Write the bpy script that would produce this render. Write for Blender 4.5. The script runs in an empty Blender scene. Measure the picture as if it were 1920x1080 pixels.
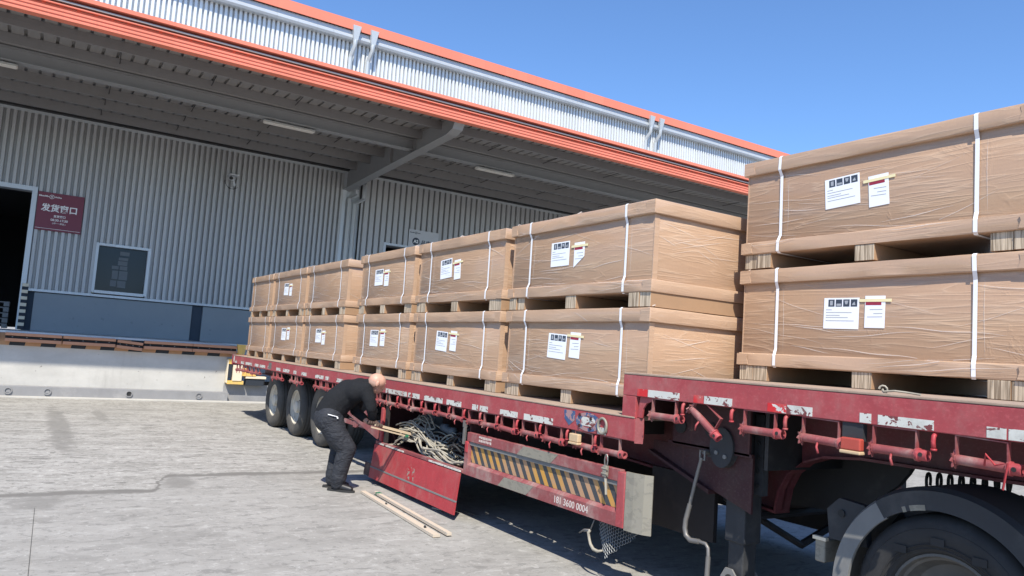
import bpy, bmesh, math, random
from mathutils import Vector, Matrix, Quaternion
random.seed(7)
S = bpy.context.scene
COL = S.collection
PI = math.pi

# ------------------------------------------------------------------ camera
R = ((0.84, 0.105, 0.533), (-0.539, 0.038, 0.842), (0.068, -0.994, 0.089))
VT, VB, F = (50., 605.), (3200., 820.), 1421.34
def _ray(p):
    v = Vector((p[0]-960, p[1]-540, F)); v.normalize(); return v
Yc = _ray(VT); Xc = _ray(VB); Zc = Xc.cross(Yc)
right = Vector((Xc.x, Yc.x, Zc.x)); down = Vector((Xc.y, Yc.y, Zc.y)); fwd = Vector((Xc.z, Yc.z, Zc.z))
cd = bpy.data.cameras.new('camera'); cam = bpy.data.objects.new('camera', cd); COL.objects.link(cam)
M = Matrix.Identity(4)
for i in range(3):
    M[i][0] = right[i]; M[i][1] = -down[i]; M[i][2] = -fwd[i]
M.translation = (0, 0, 1.65)
cam.matrix_world = M
cd.sensor_width = 36; cd.lens = 36*F/1920; cd.clip_start = 0.05; cd.clip_end = 3000
S.camera = cam

# ------------------------------------------------------------------ light
SUN = Vector((0.43, 0.69, -1.0)).normalized()
w = bpy.data.worlds.new('World'); S.world = w; w.use_nodes = True
nt = w.node_tree; bg = nt.nodes['Background']
sky = nt.nodes.new('ShaderNodeTexSky'); sky.sky_type = 'NISHITA'; sky.sun_disc = False
sky.sun_elevation = math.asin(-SUN.z); sky.sun_rotation = math.atan2(-SUN.x, -SUN.y)
sky.air_density = 1.0; sky.dust_density = 0.3; sky.ozone_density = 10.0; sky.altitude = 0
nt.links.new(sky.outputs[0], bg.inputs[0]); bg.inputs[1].default_value = 0.15
sd = bpy.data.lights.new('sun', 'SUN'); so = bpy.data.objects.new('sun', sd); COL.objects.link(so)
sd.energy = 4.7; sd.angle = math.radians(0.5); sd.color = (1, 0.935, 0.82)
so.rotation_euler = SUN.to_track_quat('-Z', 'Y').to_euler(); so.location = (-10, -20, 30)
S.view_settings.view_transform = 'Standard'; S.view_settings.look = 'None'
S.view_settings.gamma = 1; S.view_settings.use_curve_mapping = False
S.view_settings.exposure = 0.53
S.render.engine = 'CYCLES'

# ------------------------------------------------------------------ node helpers
class NB:
    def __init__(s, name):
        s.m = bpy.data.materials.new(name); s.m.use_nodes = True
        s.t = s.m.node_tree; s.b = s.t.nodes['Principled BSDF']
        s.tc = s.t.nodes.new('ShaderNodeTexCoord'); s.obj = s.tc.outputs['Object']
    def n(s, typ): return s.t.nodes.new(typ)
    def l(s, a, b): s.t.links.new(a, b)
    def inp(s, sock, v):
        if isinstance(v, bpy.types.NodeSocket): s.l(v, sock)
        else: sock.default_value = v
    def geo_pos(s): return s.n('ShaderNodeNewGeometry').outputs['Position']
    def mapping(s, vec, scale=(1,1,1), rot=(0,0,0), loc=(0,0,0)):
        m = s.n('ShaderNodeMapping'); s.l(vec, m.inputs[0])
        m.inputs['Scale'].default_value = scale; m.inputs['Rotation'].default_value = rot; m.inputs['Location'].default_value = loc
        return m.outputs[0]
    def noise(s, vec, scale=5, detail=3, rough=.55, dist=0):
        n = s.n('ShaderNodeTexNoise'); s.l(vec, n.inputs['Vector'])
        n.inputs['Scale'].default_value = scale; n.inputs['Detail'].default_value = detail
        n.inputs['Roughness'].default_value = rough; n.inputs['Distortion'].default_value = dist
        return n.outputs[0]
    def math(s, op, a, b=0., c=0.):
        m = s.n('ShaderNodeMath'); m.operation = op
        s.inp(m.inputs[0], a); s.inp(m.inputs[1], b)
        if op in ('MULTIPLY_ADD', 'SMOOTH_MIN'): s.inp(m.inputs[2], c)
        return m.outputs[0]
    def ramp(s, v, lo, hi, a=0., b=1.):
        m = s.n('ShaderNodeMapRange'); m.interpolation_type = 'SMOOTHSTEP'
        s.inp(m.inputs[0], v); m.inputs[1].default_value = lo; m.inputs[2].default_value = hi
        m.inputs[3].default_value = a; m.inputs[4].default_value = b
        return m.outputs[0]
    def mix(s, f, a, b):
        m = s.n('ShaderNodeMix'); m.data_type = 'RGBA'
        s.inp(m.inputs[0], f)
        for k, v in ((6, a), (7, b)):
            if isinstance(v, bpy.types.NodeSocket): s.l(v, m.inputs[k])
            else: m.inputs[k].default_value = (v[0], v[1], v[2], 1)
        return m.outputs[2]
    def sep(s, vec):
        n = s.n('ShaderNodeSeparateXYZ'); s.l(vec, n.inputs[0]); return n.outputs
    def rand_shift(s, vec, k=37.):
        oi = s.n('ShaderNodeObjectInfo'); c = s.n('ShaderNodeVectorMath'); c.operation = 'ADD'
        mm = s.math('MULTIPLY', oi.outputs['Random'], k)
        cx = s.n('ShaderNodeCombineXYZ'); s.l(mm, cx.inputs[0]); s.l(mm, cx.inputs[1]); s.l(mm, cx.inputs[2])
        s.l(vec, c.inputs[0]); s.l(cx.outputs[0], c.inputs[1]); return c.outputs[0]
    def bump(s, h, strength=.3, dist=.01):
        b = s.n('ShaderNodeBump'); s.l(h, b.inputs['Height'])
        b.inputs['Strength'].default_value = strength; b.inputs['Distance'].default_value = dist
        s.l(b.outputs[0], s.b.inputs['Normal']); return b
    def out(s, color=None, rough=None, metal=None, spec=None, coat=None, coat_r=None):
        for k, v in (('Base Color', color), ('Roughness', rough), ('Metallic', metal), ('Specular IOR Level', spec), ('Coat Weight', coat), ('Coat Roughness', coat_r)):
            if v is None: continue
            if isinstance(v, bpy.types.NodeSocket): s.l(v, s.b.inputs[k])
            elif k == 'Base Color': s.b.inputs[k].default_value = (v[0], v[1], v[2], 1)
            else: s.b.inputs[k].default_value = v
        return s.m

def simple(name, c, rough=.6, metal=0, var=.15, scale=6, dirt=None, dirt_amt=.4, bump=0, spec=.5, stretch=(1,1,1)):
    b = NB(name); v = b.mapping(b.obj, stretch)
    n = b.noise(v, scale, 5, .6)
    d = tuple(x*(1-var) for x in c); u = tuple(min(1, x*(1+var)) for x in c)
    col = b.mix(n, d, u)
    if dirt:
        m = b.ramp(b.noise(v, scale*.45, 6, .68), .5, .72, 0, dirt_amt)
        col = b.mix(m, col, dirt)
    if bump: b.bump(b.noise(v, scale*6, 4, .6), bump, .005)
    return b.out(col, rough, metal, spec)

MAT = {}
# --- film-wrapped cardboard
def film_card(name, c, amt=1.0):
    b = NB(name); o = b.rand_shift(b.obj)
    def ridge(scale, rot, ns, pw, dist=.3):
        n = b.noise(b.mapping(o, scale, rot), ns, 2.5, .55, dist)
        return b.math('POWER', b.math('SUBTRACT', 1., b.math('ABSOLUTE', b.math('MULTIPLY_ADD', n, 3.2, -1.6))), pw)
    r1 = ridge((.5, .5, 6), (.03, 0, 0), 1.5, 10., .7)
    r2 = ridge((.5, .5, 6), (.42, .05, 0), 1.7, 11., .6)
    r3 = ridge((.5, .5, 6), (-.55, .12, 0), 1.6, 11., .6)
    r4 = ridge((.5, .5, 7), (.12, 0, 0), 3.4, 8., .4)
    z1 = b.ramp(b.noise(b.mapping(o, (1, 1, 1.6)), 1.25, 2), .44, .58)
    z2 = b.ramp(b.noise(b.mapping(o, (1, 1, 1.6), (0, 0, 0), (7, 3, 2)), 1.2, 2), .45, .60)
    z3 = b.ramp(b.noise(b.mapping(o, (1, 1, 1.6), (0, 0, 0), (2, 9, 5)), 1.6, 3), .50, .62)
    soft = b.noise(b.mapping(o, (.6, .6, 3.2)), 1.5, 3)
    h = b.math('ADD', b.math('MULTIPLY', r1, z2), b.math('ADD', b.math('MULTIPLY', r2, z1), b.math('MULTIPLY', r3, b.math('SUBTRACT', 1., z1))))
    h = b.math('ADD', h, b.math('MULTIPLY', b.math('MULTIPLY', r4, z3), .6))
    gr = b.noise(o, 55, 4)
    col = b.mix(gr, tuple(x*.92 for x in c), tuple(x*1.08 for x in c))
    col = b.mix(b.math('MULTIPLY', b.noise(o, 1.1, 3), .25), col, tuple(x*.8 for x in c))
    col = b.mix(b.ramp(h, .15, 1.2, 0, .12*amt), col, (.80, .66, .50))
    tuft = b.ramp(b.noise(o, 1.9, 5, .7, 1.2), .58, .68)
    hh = b.math('ADD', b.math('ADD', b.math('MULTIPLY', h, .38), b.math('MULTIPLY', soft, .9)), b.math('MULTIPLY', b.math('MULTIPLY', b.noise(o, 14, 3, .65, 2.0), tuft), .6))
    b.bump(hh, .42*amt, .012)
    return b.out(col, .58, 0, .3, .75, .13)
MAT['film_card'] = film_card('film_wrapped_cardboard', (.43, .28, .18))
MAT['film_lid'] = film_card('film_wrapped_lid', (.465, .312, .208), .6)
# --- pallet block: cut edges of honeycomb board
b = NB('honeycomb_block'); o = b.rand_shift(b.obj)
n1 = b.noise(b.mapping(o, (55, 70, 2.5)), 1, 3, .6, .3)
col = b.mix(b.ramp(n1, .36, .62), (.20, .15, .10), (.56, .46, .34))
b.bump(n1, .5, .006); MAT['block'] = b.out(col, .85)
MAT['card'] = simple('plain_brown_board', (.34, .21, .12), .8, 0, .1, 8)
b = NB('stretch_film'); MAT['film'] = b.out((.86, .78, .71), .16, 0, .8); b.b.inputs['Alpha'].default_value = .42
b.b.inputs['Coat Weight'].default_value = 1.; b.b.inputs['Coat Roughness'].default_value = .08
MAT['strap'] = simple('white_strapping', (.80, .81, .83), .4, 0, .04, 3)
MAT['paper'] = simple('white_paper', (.80, .83, .88), .6, 0, .03, 8)
MAT['ink'] = simple('printed_ink', (.035, .05, .075), .6, 0, .3, 40)
MAT['ink_pale'] = simple('pale_print', (.33, .36, .40), .6, 0, .2, 30)
MAT['ink_red'] = simple('red_print', (.28, .02, .05), .6, 0, .2, 30)
MAT['tape_yellow'] = simple('yellow_tape', (.78, .70, .42), .5, 0, .06, 10)

# --- worn red paint
def red_paint(name, c, dust=(.34, .25, .21), dust_amt=.55, chip=.7):
    b = NB(name); o = b.geo_pos()
    n = b.noise(o, 7, 6, .65)
    col = b.mix(n, tuple(x*.72 for x in c), tuple(x*1.25 for x in c))
    d = b.ramp(b.noise(b.mapping(o, (1, 1, .7)), 3.1, 7, .7), .45, .75, 0, dust_amt)
    col = b.mix(d, col, dust)
    col = b.mix(b.ramp(b.noise(b.mapping(o, (1, 1, 1.5)), 42, 5, .7), .5, .7, 0, .35), col, tuple(min(1, x*1.5+.04) for x in c))
    ch = b.ramp(b.noise(b.mapping(o, (1, .6, 1.2)), 8, 8, .75), .645, .665, 0, chip)
    col = b.mix(ch, col, (.11, .075, .06))
    st = b.ramp(b.noise(b.mapping(o, (14, 14, .8)), 1, 4, .6), .6, .75, 0, .35)
    col = b.mix(st, col, (.16, .06, .05))
    b.bump(b.noise(o, 30, 5, .6), .15, .004)
    return b.out(col, b.ramp(n, .3, .7, .45, .72), 0, .4)
MAT['red'] = red_paint('worn_red_paint', (.335, .055, .062), (.36, .20, .18), .5)
MAT['red_clean'] = red_paint('bright_red_paint', (.36, .038, .045), dust_amt=.45, chip=.5)
MAT['red_dark'] = red_paint('shaded_grimy_red', (.045, .014, .016), (.034, .026, .025), .5)  # red darkened to carry the shade below the deck and inside the box
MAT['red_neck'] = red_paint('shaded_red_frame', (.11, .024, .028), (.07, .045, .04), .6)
MAT['red_guard'] = red_paint('dusty_red_guard', (.24, .062, .064), (.34, .26, .23), .95)
MAT['joint'] = simple('dirt_in_joint', (.085, .08, .072), .9, 0, .4, 9)
MAT['chassis'] = simple('grimy_chassis', (.022, .018, .018), .8, 0, .4, 5, (.06, .045, .038), .6, .2)
MAT['black'] = simple('black_steel', (.016, .016, .018), .6, 0, .3, 8, (.07, .065, .06), .5)
MAT['deck'] = simple('dusty_deck', (.33, .245, .185), .9, 0, .25, 9, (.20, .15, .12), .5, .3)
MAT['wood'] = simple('pale_wood', (.50, .39, .26), .75, 0, .12, 4, (.38, .28, .18), .5, .15, .4, (20, 1.5, 20))
MAT['wood_cream'] = simple('cream_wood', (.53, .45, .355), .7, 0, .08, 4, (.5, .42, .33), .4, .1, .4, (1, 20, 20))
def worn_tape(name, c, under, thr):
    b = NB(name); o = b.geo_pos()
    g = b.noise(b.mapping(o, (1, 1, 1.6)), 15, 4, .62, .6)
    col = b.mix(b.noise(o, 9, 4), tuple(x*.8 for x in c), c)
    col = b.mix(b.ramp(g, thr, thr+.015), col, under)
    col = b.mix(b.ramp(b.noise(o, 5, 6, .7), .5, .7, 0, .45), col, (.26, .24, .21))
    return b.out(col, .5)
MAT['tape_white'] = worn_tape('worn_white_tape', (.62, .62, .57), (.16, .04, .04), .57)
MAT['tape_red'] = worn_tape('worn_red_tape', (.62, .02, .025), (.6, .58, .54), .6)
MAT['scrape'] = worn_tape('scraped_paint', (.30, .26, .22), (.38, .022, .03), .44)
MAT['plate'] = worn_tape('scratched_plate', (.27, .25, .20), (.20, .185, .15), .54)
# --- rubber
b = NB('dusty_tyre'); o = b.obj
rad = b.sep(o); rr = b.math('SQRT', b.math('ADD', b.math('POWER', rad[1], 2.), b.math('POWER', rad[2], 2.)))
col = b.mix(b.noise(o, 7, 5, .65), (.045, .044, .042), (.10, .095, .088))
col = b.mix(b.ramp(b.noise(b.mapping(o, (1, 1, 1)), 2.2, 4, .6), .45, .7, 0, .45), col, (.15, .135, .115))
b.bump(b.noise(b.mapping(o, (1, 1, 1)), 45, 3), .2, .003)
MAT['tyre'] = b.out(col, .85, 0, .3)
MAT['tyre_dark'] = simple('dark_tyre', (.022, .022, .023), .8, 0, .3, 5, (.075, .07, .065), .45, .15)
MAT['rim'] = simple('dusty_rim', (.55, .51, .43), .55, .1, .22, 5, (.25, .20, .15), .7, .1)
MAT['rim_dark'] = simple('grimy_rim', (.10, .095, .088), .6, .1, .3, 6, (.24, .22, .19), .5)
MAT['hub'] = simple('greasy_hub', (.10, .08, .065), .6, .3, .3, 9)
# --- building
def metal_sheet(name, c, rough=.42, metal=.35):
    b = NB(name); o = b.geo_pos()
    n = b.noise(b.mapping(o, (1, 1, .35)), 1.7, 5, .6)
    col = b.mix(n, tuple(x*.88 for x in c), tuple(x*1.08 for x in c))
    wn = b.n('ShaderNodeTexWhiteNoise'); wn.noise_dimensions = '1D'; b.l(b.math('FLOOR', b.math('DIVIDE', b.sep(o)[0], .942)), wn.inputs['W'])
    col = b.mix(wn.outputs['Value'], tuple(x*.90 for x in c), col)
    st = b.ramp(b.noise(b.mapping(o, (9, 9, .25)), 1, 4, .6), .55, .8, 0, .35)
    col = b.mix(st, col, tuple(x*.6 for x in c))
    return b.out(col, rough, metal, .5)
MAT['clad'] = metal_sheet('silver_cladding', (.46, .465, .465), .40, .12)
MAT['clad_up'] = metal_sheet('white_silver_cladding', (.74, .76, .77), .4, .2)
MAT['trim'] = metal_sheet('grey_flashing', (.55, .58, .60), .4, .3)
MAT['orange'] = metal_sheet('orange_fascia', (.72, .225, .155), .75, .0); MAT['orange'].node_tree.nodes['Principled BSDF'].inputs['Specular IOR Level'].default_value = .12
MAT['steel_grey'] = simple('grey_painted_steel', (.22, .215, .215), .55, .1, .1, 3)
MAT['deck_roof'] = simple('grey_roof_sheet', (.25, .245, .245), .5, .2, .1, 3)
MAT['beam'] = simple('light_grey_steel', (.27, .275, .28), .5, .15, .1, 3)
b = NB('blue_grey_render'); o = b.geo_pos()
col = b.mix(b.noise(o, 1.3, 6, .65), (.225, .25, .265), (.295, .32, .33))
col = b.mix(b.ramp(b.noise(o, 4, 6, .7), .62, .7, 0, .4), col, (.10, .12, .14))
b.bump(b.noise(o, 30, 4), .15, .006); MAT['plinth'] = b.out(col, .8)
MAT['navy'] = simple('dark_navy_joint', (.03, .045, .065), .7, 0, .2, 4)
b = NB('dock_concrete'); o = b.geo_pos()
n = b.noise(b.mapping(o, (1, 1, 1.6)), .9, 7, .68)
col = b.mix(n, (.32, .31, .285), (.64, .625, .585))
col = b.mix(b.ramp(b.noise(b.mapping(o, (3, 3, .4)), 1, 5, .65), .55, .8, 0, .35), col, (.22, .205, .185))
sp = b.ramp(b.noise(o, 11, 2), .72, .76, 0, .7); col = b.mix(sp, col, (.12, .11, .10))
b.bump(b.noise(o, 22, 5), .2, .01); MAT['dock'] = b.out(col, .85)
MAT['kerb'] = simple('grey_kerb', (.24, .24, .245), .85, 0, .2, 3, (.38, .37, .36), .5, .2)
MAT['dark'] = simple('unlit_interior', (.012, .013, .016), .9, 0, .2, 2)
MAT['amber'] = simple('amber_paint', (.42, .25, .14), .7, 0, .15, 6, (.35, .2, .1), .5)
MAT['yellow'] = simple('yellow_paint', (.74, .47, .12), .6, 0, .15, 6, (.4, .3, .18), .6)
MAT['cream'] = simple('cream_paint', (.72, .62, .46), .7, 0, .1, 6)
MAT['stripe_black'] = simple('black_paint', (.018, .024, .034), .65, 0, .2, 6)
MAT['rubber'] = simple('black_rubber', (.022, .022, .022), .8, 0, .3, 8)
MAT['bumper_wood'] = simple('salmon_timber', (.50, .25, .15), .75, 0, .15, 5, (.25, .13, .08), .5, .1, .4, (2, 30, 30))
MAT['sign_red'] = simple('maroon_sign', (.17, .026, .05), .45, 0, .05, 3)
MAT['sign_white'] = simple('white_sign', (.52, .54, .56), .5, 0, .05, 3)
MAT['white'] = simple('white_lettering', (.80, .80, .80), .5, 0, .03, 3)
MAT['dim_white'] = simple('faded_white_paint', (.55, .47, .43), .7, 0, .25, 25)
MAT['light_body'] = simple('lamp_housing', (.62, .60, .56), .5, 0, .05, 4)
# hazard stripes on the guard
b = NB('hazard_stripes'); o = b.geo_pos(); x = b.sep(o)
ph = b.math('FRACT', b.math('MULTIPLY', b.math('ADD', x[1], b.math('MULTIPLY', x[2], -.72)), 8.1))
st = b.ramp(ph, .49, .51)
yel = b.mix(b.ramp(b.noise(o, 2.6, 5, .6), .4, .62), (.52, .27, .05), (.42, .25, .14))
col = b.mix(st, yel, (.05, .055, .06))
col = b.mix(b.ramp(b.noise(o, 14, 6, .7), .58, .7, 0, .5), col, (.22, .17, .13))
MAT['hazard'] = b.out(col, .6)
# ground concrete
b = NB('yard_concrete'); o = b.geo_pos()
big = b.noise(o, .16, 5, .6)
st1 = b.noise(b.mapping(o, (.9, 1.7, 1), (0, 0, .10)), 1.1, 8, .72, .4)
st2 = b.noise(b.mapping(o, (1.3, 2.8, 1), (0, 0, -.06)), 1.5, 8, .74, .6)
st3 = b.noise(b.mapping(o, (1.0, 2.2, 1), (0, 0, .2), (5, 3, 0)), 3.4, 7, .72, .6)
fine = b.noise(b.mapping(o, (1, .8, 1)), 11, 7, .80)
col = b.mix(b.ramp(st1, .3, .7), (.25, .240, .218), (.385, .372, .345))
col = b.mix(b.ramp(big, .35, .7, 0, .4), col, (.375, .362, .335))
col = b.mix(b.ramp(st2, .54, .585, 0, .6), col, (.215, .206, .188))
col = b.mix(b.ramp(st3, .575, .60, 0, .75), col, (.150, .145, .134))
col = b.mix(b.ramp(st3, .36, .41, .6, 0), col, (.50, .485, .455))
col = b.mix(b.ramp(fine, .545, .62, 0, .65), col, (.13, .125, .115))
col = b.mix(b.ramp(fine, .36, .45, .65, 0), col, (.56, .545, .51))
x = b.sep(o)
# the poured slab in front of the long ragged joint is smoother and greyer
edge = b.math('ADD', x[1], b.math('MULTIPLY', b.math('SUBTRACT', b.noise(o, 2.3, 5, .7), .5), .35))
step = b.math('ADD', 8.80, b.math('MULTIPLY', b.ramp(b.math('ADD', x[0], b.math('MULTIPLY', b.noise(o, 3, 3), .5)), 1.55, 1.85), .85))
dlt = b.math('SUBTRACT', edge, step)
front = b.ramp(dlt, -.05, .02, 1, 0)
col = b.mix(b.math('MULTIPLY', front, .38), col, (.27, .262, .245))
line = b.math('SUBTRACT', 1., b.ramp(b.math('ABSOLUTE', b.math('ADD', dlt, .04)), .05, .15))
col = b.mix(b.math('MULTIPLY', line, .85), col, (.15, .143, .13))
# damp stains
def stain(cx_, cy_, rx, ry, amt):
    global col
    dx = b.math('DIVIDE', b.math('SUBTRACT', x[0], cx_), rx); dy = b.math('DIVIDE', b.math('SUBTRACT', x[1], cy_), ry)
    d = b.math('ADD', b.math('MULTIPLY', dx, dx), b.math('MULTIPLY', dy, dy))
    d = b.math('ADD', d, b.math('MULTIPLY', b.math('SUBTRACT', b.noise(o, 2.6, 7, .8), .5), 4.0))
    col = b.mix(b.ramp(d, .2, 1.1, amt, 0), col, (.19, .183, .168))
stain(.62, 14.6, .20, 3.6, .7); stain(1.35, 16.4, .12, 1.6, .5); stain(.25, 8.35, .30, .42, .65); stain(1.62, 9.15, .20, .45, .75)
stain(2.0, 17.6, .8, .3, .4); stain(1.2, 6.7, .5, .3, .35); stain(2.2, 6.2, .6, .22, .3); stain(2.9, 7.2, .4, .2, .25)
# tyre scuffs
sc = b.noise(b.mapping(o, (2.2, 26, 1), (0, 0, 1.15)), 1, 4, .6)
col = b.mix(b.ramp(sc, .64, .72, 0, .3), col, (.47, .455, .43))
b.bump(b.math('ADD', b.math('MULTIPLY', st3, .6), b.math('MULTIPLY', fine, .5)), .4, .012)
MAT['ground'] = b.out(col, .9, 0, .25)
# people
b = NB('black_knit'); o = b.obj
b.bump(b.noise(o, 9, 4, .6, .6), .5, .03); MAT['knit'] = b.out(b.mix(b.noise(o, 60, 2), (.008, .009, .011), (.018, .019, .022)), .9, 0, .2)
b = NB('dark_track_trousers'); o = b.obj
b.bump(b.noise(b.mapping(o, (1, 1, 1.8)), 8, 4, .6, .8), .8, .05); MAT['trousers'] = b.out(b.mix(b.noise(o, 30, 3), (.020, .022, .028), (.034, .037, .045)), .75, 0, .3)
MAT['skin'] = simple('skin', (.52, .29, .21), .5, 0, .12, 14)
MAT['hair'] = simple('cropped_grey_hair', (.36, .225, .175), .8, 0, .2, 60)
MAT['glove'] = simple('brown_glove', (.075, .045, .035), .8, 0, .3, 20)
MAT['shoe'] = simple('black_shoe', (.012, .012, .014), .45, 0, .3, 10)
MAT['zip'] = simple('white_zip', (.75, .75, .75), .4)
# things
MAT['rope'] = simple('pale_rope', (.33, .30, .24), .9, 0, .25, 14, (.28, .25, .2), .6, .3)
MAT['webbing'] = simple('black_webbing', (.018, .018, .02), .7, 0, .3, 10)
MAT['grey_plastic'] = simple('blue_grey_plastic', (.10, .12, .14), .6, 0, .15, 5)
MAT['zinc'] = simple('dull_zinc', (.20, .19, .18), .5, .5, .2, 10)
MAT['mesh'] = simple('bare_wire', (.30, .31, .31), .5, .4, .15, 10)
MAT['blue_ink'] = worn_tape('faded_blue_print', (.05, .10, .22), (.34, .20, .20), .50)
MAT['lamp_red'] = simple('red_lens', (.40, .065, .045), .35, 0, .15, 10)
MAT['lamp_cream'] = simple('dusty_lens', (.55, .40, .24), .5, 0, .15, 10)
MAT['fender'] = simple('dusty_black_plastic', (.028, .030, .034), .7, 0, .25, 6, (.12, .115, .11), .3, .1)
MAT['fender_edge'] = simple('dusty_sunlit_grey', (.17, .17, .165), .75, 0, .2, 7, (.3, .29, .27), .4, .1)  # grey for dusty parts; on the mudguard it also stands for sunlight
MAT['green'] = simple('green_tape', (.02, .16, .08), .6)
b = NB('dark_glass'); b.b.inputs['Alpha'].default_value = 1
MAT['glass'] = b.out((.016, .024, .036), .12, 0, .3)
MAT['window_paper'] = simple('paper_behind_glass', (.11, .125, .135), .5, 0, .2, 14)

# ------------------------------------------------------------------ mesh helpers
ORG = {}
class MB:
    def __init__(s): s.bm = bmesh.new(); s.mi = 0
    def _f(s, vs):
        try: f = s.bm.faces.new(vs); f.material_index = s.mi; return f
        except ValueError: return None
    def box(s, x0, x1, y0, y1, z0, z1, bev=0):
        vs = [s.bm.verts.new((x, y, z)) for x in (x0, x1) for y in (y0, y1) for z in (z0, z1)]
        fs = [s._f([vs[i] for i in q]) for q in ((0,1,3,2),(4,6,7,5),(0,4,5,1),(2,3,7,6),(0,2,6,4),(1,5,7,3))]
        if bev:
            es = list({e for f in fs for e in f.edges})
            bmesh.ops.bevel(s.bm, geom=es, offset=bev, segments=2, affect='EDGES', profile=.5)
        return s
    def poly(s, pts): s._f([s.bm.verts.new(p) for p in pts]); return s
    def quad(s, a, b_, c, d): return s.poly((a, b_, c, d))
    def prism(s, prof, axis, a0, a1):
        """closed 2-D profile extruded along axis 'x' (prof=(y,z)), 'y' (prof=(x,z)) or 'z' (prof=(x,y))"""
        def P(p, a): return {'x': (a, p[0], p[1]), 'y': (p[0], a, p[1]), 'z': (p[0], p[1], a)}[axis]
        A = [s.bm.verts.new(P(p, a0)) for p in prof]; B = [s.bm.verts.new(P(p, a1)) for p in prof]
        n = len(prof)
        for i in range(n): s._f((A[i], A[(i+1) % n], B[(i+1) % n], B[i]))
        s._f(A[::-1]); s._f(B); return s
    def strip(s, prof, axis, a0, a1, closed=False):
        def P(p, a): return {'x': (a, p[0], p[1]), 'y': (p[0], a, p[1]), 'z': (p[0], p[1], a)}[axis]
        A = [s.bm.verts.new(P(p, a0)) for p in prof]; B = [s.bm.verts.new(P(p, a1)) for p in prof]
        for i in range(len(prof)-(0 if closed else 1)):
            j = (i+1) % len(prof); s._f((A[i], A[j], B[j], B[i]))
        return s
    def tube(s, pts, r, n=8, closed=False, caps=True):
        pts = [Vector(p) for p in pts]; m = len(pts); rings = []
        up = Vector((0, 0, 1)); prev = None
        for i, p in enumerate(pts):
            a = pts[i-1] if (i > 0 or closed) else p
            c = pts[(i+1) % m] if (i < m-1 or closed) else p
            t = (c-a).normalized()
            if prev is None:
                u = t.cross(up)
                if u.length < 1e-3: u = t.cross(Vector((1, 0, 0)))
                u.normalize()
            else:
                u = (prev - t*prev.dot(t))
                if u.length < 1e-4: u = t.cross(up)
                u.normalize()
            prev = u; v = t.cross(u)
            rad = r[i] if isinstance(r, (list, tuple)) else r
            rings.append([s.bm.verts.new(p + u*math.cos(2*PI*k/n)*rad + v*math.sin(2*PI*k/n)*rad) for k in range(n)])
        for i in range(m if closed else m-1):
            A, B = rings[i], rings[(i+1) % m]
            for k in range(n): s._f((A[k], A[(k+1) % n], B[(k+1) % n], B[k]))
        if caps and not closed: s._f(rings[0][::-1]); s._f(rings[-1])
        return s
    def cyl(s, p0, p1, r, n=14, r2=None): return s.tube((p0, p1), [r, r if r2 is None else r2], n)
    def lathe(s, prof, c, axis='x', n=40):
        """prof: (along axis, radius), revolved about the axis through c"""
        rings = []
        for a, r in prof:
            ring = []
            for k in range(n):
                t = 2*PI*k/n; u, v = math.cos(t)*r, math.sin(t)*r
                ring.append(s.bm.verts.new((c[0]+a, c[1]+u, c[2]+v) if axis == 'x' else (c[0]+u, c[1]+a, c[2]+v) if axis == 'y' else (c[0]+u, c[1]+v, c[2]+a)))
            rings.append(ring)
        for A, B in zip(rings, rings[1:]):
            for k in range(n): s._f((A[k], A[(k+1) % n], B[(k+1) % n], B[k]))
        return s
    def ellipsoid(s, c, r, rot=None, seg=14, ring=9):
        mtx = Matrix.Translation(c) @ (rot.to_4x4() if rot else Matrix.Identity(4)) @ Matrix.Diagonal((*r, 1))
        g = bmesh.ops.create_uvsphere(s.bm, u_segments=seg, v_segments=ring, radius=1, matrix=mtx)
        return s
    def build(s, name, mats, parent=None, smooth=False, auto=None, recalc=True):
        me = bpy.data.meshes.new(name)
        org = ORG.get(parent.name, Vector((0, 0, 0))) if parent else Vector((0, 0, 0))
        if recalc: bmesh.ops.recalc_face_normals(s.bm, faces=s.bm.faces)
        if org.length: bmesh.ops.translate(s.bm, verts=s.bm.verts, vec=-org)
        s.bm.to_mesh(me); s.bm.free()
        for m in (mats if isinstance(mats, (list, tuple)) else [mats]): me.materials.append(MAT[m])
        if smooth:
            for p in me.polygons: p.use_smooth = True
            if auto: me.set_sharp_from_angle(angle=math.radians(auto))
        o = bpy.data.objects.new(name, me); COL.objects.link(o)
        if parent: o.parent = parent
        ORG[o.name] = org
        return o

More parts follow.
